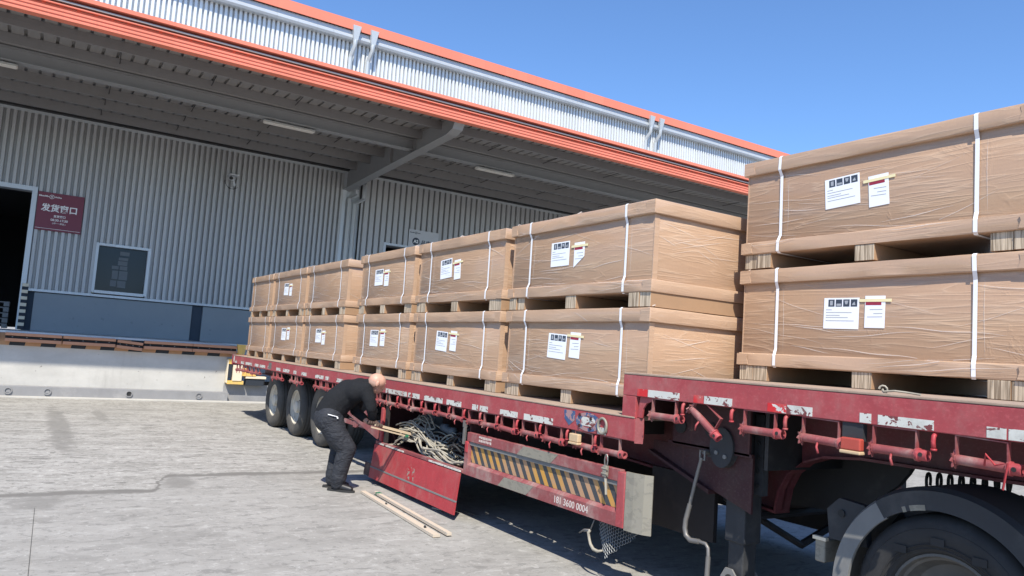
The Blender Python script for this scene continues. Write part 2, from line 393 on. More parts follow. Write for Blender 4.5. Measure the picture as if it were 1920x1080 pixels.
def tag(o, label=None, cat=None, group=None, kind=None):
    if label: o['label'] = label
    if cat: o['category'] = cat
    if group: o['group'] = group
    if kind: o['kind'] = kind
    return o
def thing(name, label, cat, loc, group=None):
    o = bpy.data.objects.new(name, None); COL.objects.link(o); o.location = loc; o.empty_display_size = .2
    ORG[o.name] = Vector(loc); return tag(o, label, cat, group)
def node(name, parent):                                  # an Empty part whose sub-parts are meshes
    o = bpy.data.objects.new(name, None); COL.objects.link(o); o.parent = parent; o.empty_display_size = .1
    ORG[o.name] = ORG[parent.name]; return o
def text_mb(body, size, fn, mb, bold=0.0, align='CENTER', extr=.003, xs=1.0):
    """adds lettering; fn maps (u, v, depth) of the text plane to world"""
    cu = bpy.data.curves.new('t', 'FONT'); cu.body = body; cu.size = size; cu.align_x = align; cu.align_y = 'CENTER'
    cu.offset = bold; cu.extrude = extr; cu.resolution_u = 3
    o = bpy.data.objects.new('t', cu); COL.objects.link(o)
    dg = bpy.context.evaluated_depsgraph_get(); dg.update()
    me = bpy.data.meshes.new_from_object(o.evaluated_get(dg))
    vs = [mb.bm.verts.new(fn(v.co.x*xs, v.co.y, v.co.z)) for v in me.vertices]
    for p in me.polygons: mb._f([vs[i] for i in p.vertices])
    bpy.data.objects.remove(o); bpy.data.curves.remove(cu); bpy.data.meshes.remove(me)
# ================================================================== SETTING
g = MB(); g.quad((-600, -600, 0), (600, -600, 0), (600, 600, 0), (-600, 600, 0))
tag(g.build('ground', 'ground'), kind='structure')
g = MB(); g.prism(((.165, 5.4), (.1685, 5.4), (.2355, 8.1), (.2325, 8.1)), 'z', .003, .0045)
tag(g.build('ground_joint', 'joint'), kind='structure')

# ================================================================== WAREHOUSE
YW, YU = 24.0, 24.2
wh = thing('warehouse', 'silver corrugated warehouse with orange roof edge and deep canopy', 'warehouse', (12, 30, 0))
def corr(mb, x0, x1, z0, z1, Y, pitch, d, y_back=None, fr=(.34, .08, .50, .08), start=None):
    """trapezoid-ribbed sheet: crests stand toward -Y by d"""
    pts = []; k = math.floor(x0/pitch)-1
    while k*pitch < x1+pitch:
        t = 0
        for f_, yy in zip(fr, (0, 0, -d, -d)):
            pts.append(((k+t)*pitch, yy)); t += f_
        k += 1
    pr = []
    for (xa, ya), (xb, yb) in zip(pts, pts[1:]):
        if xb <= x0 or xa >= x1: continue
        la, lb = max(xa, x0), min(xb, x1)
        if not pr: pr.append((la, ya+(yb-ya)*(la-xa)/(xb-xa)))
        pr.append((lb, ya+(yb-ya)*(lb-xa)/(xb-xa)))
    mb.strip([(x, Y+y) for x, y in pr], 'z', z0, z1)
    return mb
c = MB(); P1 = .157
corr(c, -9, -3.7, 2.56, 7.34, YW, P1, .11); corr(c, -3.7, -.12, 5.2, 7.34, YW, P1, .11)
corr(c, -.12, 1.43, 2.56, 7.34, YW, P1, .11); corr(c, 1.43, 2.75, 3.97, 7.34, YW, P1, .11)
corr(c, 2.75, 8.30, 2.56, 7.34, YW, P1, .11)
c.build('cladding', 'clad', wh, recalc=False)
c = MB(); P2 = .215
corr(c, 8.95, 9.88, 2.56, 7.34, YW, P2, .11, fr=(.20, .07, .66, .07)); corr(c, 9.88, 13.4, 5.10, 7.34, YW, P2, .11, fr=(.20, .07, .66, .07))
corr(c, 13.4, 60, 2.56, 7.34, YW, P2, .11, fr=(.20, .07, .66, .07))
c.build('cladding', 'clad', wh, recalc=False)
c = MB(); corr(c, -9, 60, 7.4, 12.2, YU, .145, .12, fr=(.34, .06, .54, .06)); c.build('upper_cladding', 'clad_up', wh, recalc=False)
m = MB()                                                  # wall core behind the sheets
for x0, x1, z0, z1 in ((-9, -3.7, 1.45, 12.4), (-3.7, -.12, 5.2, 12.4), (-.12, 1.43, 1.45, 12.4), (1.43, 2.75, 3.97, 12.4), (1.43, 2.75, 1.45, 2.62), (2.75, 9.88, 1.45, 12.4), (9.88, 13.4, 5.10, 12.4), (13.4, 60, 1.45, 12.4)):
    m.box(x0, x1, YU+.005, YU+.3, z0, z1)
m.build('wall_core', 'steel_grey', wh)
m = MB(); m.box(-9, 60, 24.5, 46, 12.28, 12.38); m.build('roof', 'deck_roof', wh)
                                                          # dark rooms behind the openings
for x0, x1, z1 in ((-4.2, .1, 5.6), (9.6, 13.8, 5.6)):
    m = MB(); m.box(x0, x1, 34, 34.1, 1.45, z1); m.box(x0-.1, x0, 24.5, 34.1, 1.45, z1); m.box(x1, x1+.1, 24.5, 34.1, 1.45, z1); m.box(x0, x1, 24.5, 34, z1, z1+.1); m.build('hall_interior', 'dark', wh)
m = MB()
for x0, x1 in ((-9, -3.7), (-.10, 1.4), (1.402, 2.78), (2.782, 9.86), (13.42, 60)):
    m.box(x0, x1, YW-.14, YW-.114, 2.50, 2.565)
m.box(-9, 60, YW-.13, YW-.113, 7.26, 7.34)
m.build('flashing', 'trim', wh)
m = MB(); m.box(-.24, -.12, YW-.13, YU, 1.46, 5.29); m.box(-3.8, -.241, YW-.13, YU, 5.17, 5.29); m.box(-3.8, -3.7, YW-.13, YU, 1.46, 5.168)
m.build('door_frame', 'trim', wh)
m = MB(); m.box(9.86, 9.95, YW-.13, YU, 1.46, 5.18); m.box(9.951, 13.4, YW-.13, YU, 5.10, 5.18); m.build('door_frame', 'trim', wh)
for x0, x1 in ((-9, -3.9), (.09, 4.06), (4.36, 9.8), (13.5, 60)):
    m = MB(); m.box(x0, x1, YW-.05, YW+.1, 1.452, 2.48, .008); m.build('plinth_panel', 'plinth', wh)
m = MB(); m.box(-.12, 9.9, YW+.005, YU, 1.452, 2.498); m.build('plinth_recess', 'navy', wh)
# window: frame, pane, sheets of paper taped up behind the pane
wn = node('window', wh)
m = MB()
m.box(1.40, 1.47, YW-.14, YW+.1, 2.62, 4.0); m.box(2.71, 2.79, YW-.14, YW+.1, 2.62, 4.0)
m.box(1.471, 2.709, YW-.14, YW+.1, 3.93, 4.0); m.box(1.471, 2.709, YW-.16, YW+.1, 2.60, 2.68)
m.build('window_frame', 'trim', wn)
m = MB(); m.box(1.471, 2.709, YW+.01, YW+.02, 2.681, 3.929); m.build('pane', 'glass', wn)
for i, (x0, x1, z0, z1) in enumerate(((2.02, 2.26, 3.72, 3.83), (2.0, 2.24, 3.58, 3.66), (1.99, 2.23, 3.44, 3.56), (1.85, 2.02, 3.32, 3.41), (2.05, 2.24, 3.31, 3.42), (1.87, 2.02, 3.04, 3.28), (2.045, 2.26, 3.03, 3.28), (1.85, 2.0, 2.83, 3.0), (2.025, 2.24, 2.81, 3.0))):
    m = MB(); m.box(x0, x1, YW+.004, YW+.008, z0, z1); m.build('window_paper', 'window_paper', wn)

# eave: orange cap, grey gutter, rainwater hoppers
m = MB(); m.prism(((23.76, 12.09), (23.76, 12.42), (24.6, 12.50), (24.6, 12.40), (23.80, 12.36), (23.80, 12.09)), 'x', -9, 60); m.build('roof_edge', 'orange', wh)
m = MB(); m.prism(((23.87, 11.77), (23.83, 11.84), (23.83, 11.92), (23.86, 11.95), (23.86, 12.08), (24.10, 12.08), (24.10, 11.77)), 'x', -9, 60); m.build('eave_gutter', 'trim', wh)
for x in (8.22, 8.84, 21.5, 22.05, -5.2, 35.0, 35.6):
    d = node('downpipe', wh)
    m = MB(); n_ = len
    t0, t1 = 12.22, 11.75
    top = [(x-.14, 23.66), (x+.14, 23.66), (x+.14, 23.82), (x-.14, 23.82)]; bot = [(x-.07, 23.72), (x+.07, 23.72), (x+.07, 23.82), (x-.07, 23.82)]
    A = [m.bm.verts.new((a, b_, t0)) for a, b_ in top]; B = [m.bm.verts.new((a, b_, t1)) for a, b_ in bot]
    for i in range(4): m._f((A[i], A[(i+1) % 4], B[(i+1) % 4], B[i]))
    m._f(A); m._f(B); m.build('hopper', 'trim', d)
    m = MB(); m.tube(((x, 23.77, 11.75), (x, 23.77, 11.55), (x-.02, 23.98, 11.32), (x-.03, 24.02, 11.2), (x-.03, 24.02, 7.9)), .075, 8); m.build('pipe', 'trim', d, True, 40)
# canopy
cp = node('canopy', wh)
ZD = 7.50
xs = []; k = -9.0
while k < 60:
    xs += [(k, 0), (k+.22, 0), (k+.226, .05), (k+.274, .05)]; k += .28
m = MB(); m.strip([(x, ZD+z) for x, z in xs], 'y', 16.05, 24.1); m.build('roof_sheet', 'deck_roof', cp, recalc=False)
m = MB(); m.box(-9, 60, 16.02, 24.1, ZD+.075, ZD+.11); m.build('roof_top', 'deck_roof', cp)
ribs = [(16.0, 7.24), (16.0, 7.27), (16.016, 7.28), (16.016, 7.305), (16.0, 7.315), (16.0, 7.345), (16.016, 7.355), (16.016, 7.38), (16.0, 7.39), (16.0, 7.43), (16.09, 7.432), (16.09, 7.50), (16.0, 7.502), (16.0, 7.525), (16.15, 7.53), (16.15, 7.66), (15.97, 7.665), (15.97, 7.745), (16.2, 7.745), (16.2, 7.24)]
m = MB(); m.prism(ribs, 'x', -9, 60); m.build('fascia', 'orange', cp)
for y, z0 in ((17.15, 7.29), (18.3, 7.29), (20.85, 7.26), (21.95, 7.26), (23.1, 7.26)):
    m = MB(); m.prism(((y, z0), (y+.07, z0), (y+.07, z0+.02), (y+.012, z0+.02), (y+.012, ZD-.022), (y+.07, ZD-.022), (y+.07, ZD-.002), (y-.004, ZD-.002), (y-.004, z0+.10), (y, z0+.10)), 'x', -9, 60); m.build('purlin', 'steel_grey', cp)
m = MB(); m.box(-9, 60, 18.62, 18.86, 7.02, 7.045); m.box(-9, 60, 18.72, 18.74, 7.046, 7.30); m.box(-9, 60, 18.62, 18.86, 7.301, 7.325); m.box(-9, 60, 18.70, 18.76, 7.326, 7.49); m.build('main_purlin', 'beam', cp)
m = MB(); m.box(-9, 60, 23.7, 23.94, 7.34, ZD-.01); m.build('wall_plate', 'black', cp)
m = MB(); m.cyl((-9, 18.5, 7.33), (60, 18.5, 7.33), .018, 6); m.build('tie_rod', 'steel_grey', cp)
for x in (-2.6, 1.05, 2.95, 4.9, 6.8, 10.4, 12.3, 14.6, 17.4, 20, 23, 26):
    for y0, y1 in ((17.25, 18.28), (18.36, 18.7), (18.9, 20.93), (21.02, 22.03), (22.12, 23.18)):
        m = MB(); m.cyl((x, y0, 7.38), (x+.06, y1, 7.38), .010, 5); m.build('sag_rod', 'black', cp)
for xb in (8.42, 26.6, -9.7):                              # tapered rafters
    m = MB()
    pl = [(16.22, 7.45), (16.2, 7.30), (16.32, 7.12), (16.6, 7.04), (24.1, 6.73), (24.1, ZD-.01), (16.22, ZD-.01)]
    m.prism(pl, 'x', xb-.012, xb+.012)
    fl = [(16.19, 7.48), (16.17, 7.30), (16.30, 7.10), (16.6, 7.015), (24.1, 6.705)]
    for (a, b_), (c_, d_) in zip(fl, fl[1:]):
        A = [m.bm.verts.new((xb+sx*.14, a, b_)) for sx in (-1, 1)]; B = [m.bm.verts.new((xb+sx*.14, c_, d_)) for sx in (-1, 1)]
        m._f((A[0], A[1], B[1], B[0]))
        A2 = [m.bm.verts.new((xb+sx*.14, a+.002, b_+.02)) for sx in (-1, 1)]; B2 = [m.bm.verts.new((xb+sx*.14, c_+.002, d_+.02)) for sx in (-1, 1)]
        m._f((A2[0], B2[0], B2[1], A2[1])); m._f((A[0], B[0], B2[0], A2[0])); m._f((A[1], A2[1], B2[1], B[1]))
    m.box(xb-.1, xb+.1, 18.66, 18.68, 7.0, 7.5); m.box(xb-.1, xb+.1, 20.2, 20.22, 6.93, 7.5)
    m.build('rafter', 'beam', cp)
m = MB(); m.box(8.305, 8.42, YW-.10, YW+.1, 1.5, 7.30); m.box(8.43, 8.94, YW+.0, YW+.1, 1.5, 7.30); m.build('corner_trim', 'trim', wh)
for pts in (((8.76, 23.82, 6.78), (8.78, 23.82, 6.60), (8.54, 23.82, 6.44), (8.55, 23.82, 1.5)), ((9.01, 23.82, 7.0), (9.02, 23.82, 6.50), (8.73, 23.82, 6.30), (8.74, 23.82, 1.5))):
    m = MB(); m.tube(pts, .075, 4); m.build('wall_pipe', 'trim', wh)
# ================================================================== LOADING DOCK
dk = thing('loading_dock', 'raised concrete loading dock with black and amber striped edge', 'loading dock', (4, 22, 0))
m = MB(); m.box(-9, 4.44, 20.5, 24.3, 0, 1.40); m.box(4.441, 7.2, 22.6, 24.3, 0, 1.40); m.box(7.201, 60, 20.5, 24.3, 0, 1.40); m.build('dock_wall', 'dock', dk)
m = MB(); m.box(-9, 4.47, 20.46, 24.3, 1.402, 1.45); m.box(4.471, 7.19, 22.58, 24.3, 1.402, 1.45); m.box(7.191, 60, 20.46, 24.3, 1.402, 1.45); m.build('dock_floor', 'trim', dk)
m = MB(); m.box(-9, 4.50, 20.26, 20.498, 0, .235, .01); m.box(7.2, 60, 20.26, 20.498, 0, .235, .01); m.build('dock_kerb', 'kerb', dk)
m = MB(); m.box(-9, 60, 19.95, 20.258, 0, .018); m.build('kerb_apron', 'dock', dk)
x = -2.4; i = 0
while x < 4.3:
    m = MB(); m.prism(((x, 1.125), (x+.30, 1.125), (x+.352, 1.40), (x+.052, 1.40)), 'y', 20.492, 20.506)
    m.build('edge_stripe', 'amber' if i % 2 == 0 else 'stripe_black', dk); x += .302; i += 1
for x in (-.19, .56, 2.23, 3.80):
    m = MB(); m.lathe(((0, .058), (-.03, .058), (-.03, .075), (0, .075)), (x, 20.26, .125), 'y', 20); m.mi = 1
    m.tube([(x+.057*math.cos(t*PI/10), 20.255, .125+.057*math.sin(t*PI/10)) for t in range(20)], .004, 4, True)
    m.box(x-.04, x+.04, 20.253, 20.258, .085, .165)
    m.build('drain_pipe', ['kerb', 'kerb' if x != 2.23 else 'rubber'], dk)
for (x0, x1, tilt, lab) in ((-2.35, -.5, 0, 'salmon timber dock bumper left of the doorway, furthest from the trailer'), (-.37, .72, 0, 'salmon timber dock bumper under the doorway and its striped post'), (.745, 1.83, 0, 'salmon timber dock bumper under the square window'), (1.86, 2.42, -.05, 'short broken dock bumper tilting down in the middle of the dock edge'), (2.45, 3.55, 0, 'salmon timber dock bumper just right of the broken tilting one'), (3.56, 4.62, 0, 'salmon timber dock bumper beside the yellow post')):
    t = thing('dock_bumper', lab, 'dock bumper', ((x0+x1)/2, 20.4, 1.3), 'timber bumpers along the dock edge')
    for z0, z1, y0, nm, mt in ((1.345, 1.41, 20.30, 'plank', 'bumper_wood'), (1.285, 1.343, 20.36, 'rubber_strip', 'rubber'), (1.21, 1.283, 20.30, 'plank', 'bumper_wood')):
        m = MB(); m.box(x0, x1, y0, 20.48, z0, z1, .006); o = m.build(nm, mt, t)
    m = MB()
    for k in range(4): m.cyl((x0+(k+.5)*(x1-x0)/4, 20.345, 1.314), (x0+(k+.5)*(x1-x0)/4, 20.362, 1.314), .015, 8)
    m.build('bolt', 'zinc', t)
    t.rotation_euler = (0, -tilt*1.6, 0); t.location.z += -.035 if tilt else 0
# dock corner: painted steel angle and buffer
t = thing('dock_corner_guard', 'yellow and black dock corner frame behind the trailer tail', 'corner guard', (4.6, 20.4, .47))
for nm, mt, bx in (('post', 'cream', (4.43, 4.455, 20.30, 20.48, .47, 1.06)), ('post', 'stripe_black', (4.456, 4.55, 20.31, 20.48, .60, .95)), ('bracket', 'yellow', (4.456, 4.56, 20.30, 20.48, .951, 1.08)), ('base_rail', 'yellow', (4.456, 4.86, 20.29, 20.48, .44, .53)), ('buffer', 'cream', (4.57, 4.80, 20.27, 20.48, .531, .93)), ('bracket', 'yellow', (4.81, 4.90, 20.25, 20.48, .66, .86)), ('rail', 'cream', (4.90, 5.42, 20.27, 20.48, .60, .66)), ('rail', 'yellow', (4.901, 5.15, 20.26, 20.48, .661, .74)), ('panel', 'stripe_black', (4.92, 5.40, 20.30, 20.48, .42, .598))):
    m = MB(); m.box(*bx, .005); m.build(nm, mt, t)
m = MB(); m.box(4.42, 7.2, 20.49, 20.6, 0, .44); m.build('sill', 'kerb', t)
t = thing('guard_post', 'small yellow post standing on dock edge by the rearmost crate', 'post', (4.74, 20.4, 1.2))
m = MB(); m.prism(((4.66, 1.20), (4.80, 1.20), (4.84, 1.46), (4.62, 1.46)), 'y', 20.24, 20.36); m.build('post', 'yellow', t)
m = MB(); m.box(4.64, 4.82, 20.36, 20.44, 1.20, 1.24); m.build('base_plate', 'yellow', t)
t = thing('corner_protector', 'cream and black striped guard on the right jamb of the dark doorway', 'corner guard', (-.15, 23.88, 1.46))
z = 1.47; i = 0
while z < 2.68:
    m = MB(); m.box(-.20, -.06, 23.84, 23.92, z, z+.085, .004); m.build('stripe_block', 'cream' if i % 2 else 'stripe_black', t); z += .087; i += 1
# stack of dim pallets inside the door
t = thing('pallet_stack', 'dim stack of pallets just inside the dark doorway', 'pallets', (-1.2, 25.2, 1.45))
for k in range(5):
    m = MB()
    for j in range(4): m.box(-1.9, -.45, 24.9+j*.28, 25.08+j*.28, 1.46+k*.15+.10, 1.46+k*.15+.125)
    for j in range(3): m.box(-1.9+j*.66, -1.77+j*.66, 24.9, 25.92, 1.46+k*.15, 1.46+k*.15+.098)
    m.build('pallet', 'steel_grey', t)
# ================================================================== SIGNS, LAMPS, CCTV
t = thing('wall_sign', 'maroon sign with white Chinese lettering and opening hours beside the doorway', 'sign', (.45, 23.88, 4.65))
Z0, Z1, X0, X1 = 4.155, 5.19, -.10, .985
m = MB(); m.box(X0, X1, 23.86, 23.888, Z0, Z1, .003); m.build('board', 'sign_red', t)
m = MB(); fn = lambda cx_, cz: (lambda u, v, d: (cx_+u, 23.858-d, cz+v))
text_mb('发货窗口', .215, fn(.43, 4.76), m, .005)
text_mb('发货窗口', .072, fn(.45, 4.555), m, .0015)
text_mb('08:30-17:30', .085, fn(.45, 4.455), m, .0015)
text_mb('( 周一一周日 )', .05, fn(.45, 4.365), m, .001)
m.box(X0+.01, X1-.01, 23.853, 23.858, 4.205, 4.213)
m.build('lettering', 'white', t)
m = MB()
def logo(m, x, z, s, y):
    m.tube([(x+s*.055*math.cos(k*PI/8), y, z+s*.05*math.sin(k*PI/8)) for k in range(16)], .007*s, 4, True)
    pts = []
    for k in range(16):
        q = 2*PI*k/16; pts.append((x+s*.0016*16*math.sin(q)**3, z+s*.0016*(13*math.cos(q)-5*math.cos(2*q)-2*math.cos(3*q)-math.cos(4*q))))
    m.prism(pts, 'y', y-.004, y)
    rnd = random.Random(3); q = x-s*.30
    while q < x+s*.22:
        wd = rnd.uniform(.012, .022)*s
        if abs(q+wd/2-x) > s*.07: m.box(q, q+wd, y-.004, y, z-s*.014, z+s*rnd.choice((.012, .012, .026)))
        q += wd+.007*s
logo(m, .22, 5.075, 1.0, 23.858); m.build('emblem', 'white', t)
t = thing('bay_sign', 'pale board with dark A2 roundel half hidden behind the crates', 'sign', (11.3, 23.88, 5.3))
m = MB(); m.box(10.76, 11.90, 23.86, 23.888, 4.72, 5.77, .003); m.build('board', 'sign_white', t)
m = MB(); m.cyl((11.04, 23.86, 5.36), (11.04, 23.85, 5.36), .135, 28); m.build('roundel', 'ink', t)
m = MB(); text_mb('A2', .15, fn(11.04, 5.36), m, .006)
for v in m.bm.verts: v.co.y -= .01
m.build('lettering', 'white', t)
m = MB(); text_mb('品库', .19, fn(11.42, 5.33), m, .004); m.build('lettering', 'ink', t)
m = MB(); logo(m, 11.02, 5.66, .75, 23.858); m.build('emblem', 'ink', t)
for x0, lab in ((-1.98, 'tube lamp under the canopy at the left edge'), (4.36, 'tube lamp under the canopy above the CCTV camera'), (10.38, 'tube lamp under the canopy right of the big rafter')):
    t = thing('canopy_lamp', lab, 'lamp', (x0+.62, 18.74, 7.0), 'tube lamps under the canopy')
    m = MB(); m.prism(((18.64, 6.93), (18.84, 6.93), (18.80, 6.985), (18.68, 6.985)), 'x', x0, x0+1.26); m.build('housing', 'light_body', t)
    m = MB(); m.box(x0+.02, x0+1.24, 18.66, 18.82, 6.915, 6.928); m.build('diffuser', 'light_body', t)
    m = MB(); m.box(x0+.2, x0+.26, 18.71, 18.77, 6.986, 7.02); m.box(x0+1.0, x0+1.06, 18.71, 18.77, 6.986, 7.02); m.build('bracket', 'black', t)
t = thing('cctv_camera', 'small grey security camera on the corrugated wall below the first lamp', 'camera', (4.82, 23.9, 6.3))
m = MB(); m.cyl((4.80, 23.75, 6.42), (4.68, 23.45, 6.36), .07, 12); m.box(4.63, 4.90, 23.42, 23.82, 6.46, 6.49, .005); m.build('body', 'sign_white', t, True, 40)
m = MB(); m.cyl((4.682, 23.455, 6.361), (4.672, 23.43, 6.356), .055, 12); m.build('lens', 'rubber', t)
m = MB(); m.cyl((4.86, 23.95, 6.2), (4.84, 23.72, 6.24), .05, 10); m.cyl((4.84, 23.72, 6.2), (4.80, 23.70, 6.40), .025, 8); m.build('bracket', 'trim', t)
m = MB(); m.tube([(4.82+.22*math.cos(PI+k*PI/12*.75), 23.9, 6.36+.24*math.sin(PI+k*PI/12*.75)) for k in range(13)], .014, 6); m.build('cable', 'rubber', t)
# ================================================================== TRAILER
XR = 4.05; XF = 7.05
tr = thing('flatbed_trailer', 'long worn red gooseneck flatbed trailer loaded with brown crates', 'trailer', (XR, 9.0, 0))
TS, TZ = .9333, .11                                     # size check on the A4 shipping labels: everything on the trailer is 7 % smaller
def fit(o):
    o.location = o.location*TS+Vector((0, 0, TZ)); o.scale = (TS, TS, TS); return o
def full_size(n_):                                       # parts measured on the ground keep their own size
    for c_ in n_.children:
        for ob in (c_, *c_.children):
            if ob.type == 'MESH':
                og = ORG[tr.name]
                for v in ob.data.vertices:
                    p = v.co+og; v.co = (p-Vector((0, 0, TZ)))/TS-og
def P_(name, mt, mb, parent=tr, **k): return mb.build(name, mt, parent, **k)
YS = 4.62                                                 # gooseneck step
m = MB(); m.box(XR, XR+.10, YS-.14, 18.12, 1.052, 1.228, .006); P_('side_rail', 'red', m)
m = MB(); m.box(XF-.10, XF, YS-.14, 18.12, 1.052, 1.228); P_('side_rail', 'red', m)
m = MB(); m.box(XR-.004, XR+.12, YS-.13, 18.12, 1.2285, 1.242, .004); m.box(XR+.121, XF, YS+.01, 18.12, 1.20, 1.24); P_('lower_deck', 'deck', m)
m = MB(); m.prism(((18.122, 1.02), (18.18, 1.04), (18.18, 1.245), (18.122, 1.245)), 'x', XR-.002, XF); P_('rear_bumper', 'red', m)
# gooseneck rail with its dropped end
m = MB(); m.box(XR, XR+.10, .2, YS+.02, 1.402, 1.566, .005); P_('gooseneck_rail', 'red', m)
m = MB(); m.box(XR, XR+.10, YS-.135, YS+.02, 1.232, 1.400, .004); P_('gooseneck_post', 'red', m)
m = MB(); m.prism(((YS-.136, 1.24), (YS-.165, 1.40), (YS-.30, 1.40), (YS-.29, 1.375), (YS-.235, 1.355), (YS-.20, 1.31), (YS-.19, 1.24)), 'x', XR+.02, XR+.035); P_('gusset', 'red', m)
m = MB(); m.box(XR-.003, XR+.12, .2, YS+.018, 1.567, 1.583, .004); m.box(XR+.121, XF, .2, YS-.06, 1.54, 1.58); P_('upper_deck', 'deck', m)
m = MB(); m.box(XF-.1, XF, .2, YS, 1.402, 1.566); P_('gooseneck_rail', 'red', m)
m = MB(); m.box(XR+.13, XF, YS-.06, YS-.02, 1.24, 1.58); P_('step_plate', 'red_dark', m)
# folded end of the lower rail
m = MB(); m.prism(((XR, YS-.142), (XR+.05, YS-.185), (XR+.06, YS-.17), (XR+.02, YS-.12)), 'z', 1.04, 1.235); P_('rail_end', 'red_guard', m)
m = MB(); m.tube([(XR-.012, 4.86+.055*math.cos(k*PI/10), 1.13+.062*math.sin(k*PI/10)) for k in range(20)], .011, 6, True); m.box(XR-.014, XR-.003, 4.80, 4.83, 1.08, 1.14); P_('tie_ring', 'plate', m, smooth=True)
for y, z in ((5.02, 1.17), (5.02, 1.09), (5.17, 1.19), (5.17, 1.10)):
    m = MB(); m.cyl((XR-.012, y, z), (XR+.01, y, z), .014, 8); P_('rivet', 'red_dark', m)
# chassis
def ibeam(x, prof_top, prof_low, mt, name, t=.02, fl=.16):
    m = MB(); m.prism(prof_low + prof_top[::-1], 'x', x-t/2, x+t/2)
    for (a, b_), (c_, d_) in zip(prof_low, prof_low[1:]):
        n = Vector((0, -(d_-b_), c_-a)).normalized()*.018
        A = [(x-fl/2, a, b_), (x+fl/2, a, b_), (x+fl/2, c_, d_), (x-fl/2, c_, d_)]
        A = [m.bm.verts.new(p) for p in A]; B = [m.bm.verts.new((v.co.x, v.co.y-n.y, v.co.z-abs(n.z))) for v in A]
        m._f(A); m._f(B[::-1])
        for i in range(4): m._f((A[i], B[i], B[(i+1) % 4], A[(i+1) % 4]))
    P_(name, mt, m)
low = [(18.0, .86), (11.0, .80), (5.3, .80), (4.55, .76), (4.1, .70), (3.66, .66), (3.63, .82), (3.56, .95), (3.44, 1.05), (3.28, 1.11), (3.0, 1.14), (.2, 1.16)]
top = [(18.0, 1.19), (11.0, 1.19), (5.3, 1.19), (4.6, 1.19), (4.55, 1.53), (3.66, 1.53), (3.63, 1.53), (3.56, 1.53), (3.44, 1.53), (3.28, 1.53), (3.0, 1.53), (.2, 1.53)]
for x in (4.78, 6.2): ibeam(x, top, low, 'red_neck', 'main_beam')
m = MB()
for k in range(34):
    y = 4.9+k*.39; m.box(XR+.11, XF-.11, y, y+.05, 1.06, 1.19)
for k in range(9): y = .5+k*.42; m.box(XR+.11, XF-.11, y, y+.05, 1.40, 1.535)
P_('crossmember', 'chassis', m)
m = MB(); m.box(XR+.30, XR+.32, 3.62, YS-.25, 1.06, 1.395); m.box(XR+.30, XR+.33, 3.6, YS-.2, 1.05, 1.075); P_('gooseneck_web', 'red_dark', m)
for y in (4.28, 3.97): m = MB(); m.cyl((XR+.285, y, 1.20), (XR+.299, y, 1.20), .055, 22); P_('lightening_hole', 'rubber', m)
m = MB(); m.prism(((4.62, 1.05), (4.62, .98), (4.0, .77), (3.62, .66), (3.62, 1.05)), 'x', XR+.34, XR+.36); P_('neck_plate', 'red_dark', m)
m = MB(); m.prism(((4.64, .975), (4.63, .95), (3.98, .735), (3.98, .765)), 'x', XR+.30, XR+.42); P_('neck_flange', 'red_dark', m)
m = MB(); m.box(4.62, 4.66, 4.16, 4.86, .32, .80); P_('mud_shield', 'chassis', m)
m = MB(); m.box(4.40, 6.8, 3.5, 3.53, .98, 1.5); m.box(4.86, 6.1, 2.3, 2.34, 1.16, 1.5); P_('bulkhead', 'black', m)
m = MB(); m.box(4.86, 6.1, .4, 3.5, 1.165, 1.18); P_('coupler_plate', 'black', m)
# worn reflective tape
def tapes(lst, z0, z1, x=XR):
    for i, (a, b_, mt) in enumerate(lst):
        m = MB(); m.box(x-.0025, x-.0004, min(a, b_), max(a, b_), z0, z1); P_('reflective_tape', mt, m)
W_, R_ = 'tape_white', 'tape_red'
tapes([(4.47, 4.36, R_), (4.35, 4.02, W_), (3.88, 3.79, R_), (3.78, 3.53, W_), (3.24, 3.10, R_), (3.09, 2.91, W_), (2.60, 2.53, W_), (2.49, 2.18, W_), (1.92, 1.83, W_), (1.82, 1.74, W_), (1.72, 1.5, R_)], 1.408, 1.462)
tapes([(9.31, 8.80, W_), (8.78, 8.66, W_), (8.62, 8.55, W_), (8.50, 8.30, W_), (8.17, 7.70, W_), (7.60, 7.26, W_), (7.02, 6.90, W_), (6.86, 6.70, W_), (6.46, 6.14, W_), (6.03, 5.56, W_), (4.93, 4.82, W_)], 1.058, 1.115)
tapes([(a, a-.16-.12*((i*7) % 3), W_) for i, a in enumerate((17.85, 17.3, 16.9, 16.5, 16.1, 15.7, 15.1, 14.5, 14.05, 13.4, 12.95, 12.2, 11.7, 11.2))], 1.075, 1.13)
tapes([(18.02, 17.93, W_)], 1.08, 1.22)
m = MB(); m.poly([(XR-.003, y, z) for y, z in ((5.40, 1.215), (5.24, 1.215), (5.235, 1.14), (5.32, 1.085), (5.39, 1.14))]); P_('shield_sticker', 'blue_ink', m)
m = MB(); m.lathe(((0, .095), (0, .06), (.001, .06)), (XR-.0032, 5.06, 1.14), 'x', 26)
for v in m.bm.verts: v.co.y = 5.06+(v.co.y-5.06)*1.75; v.co.z = 1.14+(v.co.z-1.14)*.82
P_('round_sticker', 'blue_ink', m)
m = MB(); m.box(XR-.0026, XR-.0006, 4.965, 5.15, 1.105, 1.18); P_('sticker_centre', W_, m)
m = MB(); m.box(XR-.0026, XR-.0006, 14.85, 15.05, 1.08, 1.20); P_('sticker', 'zinc', m)
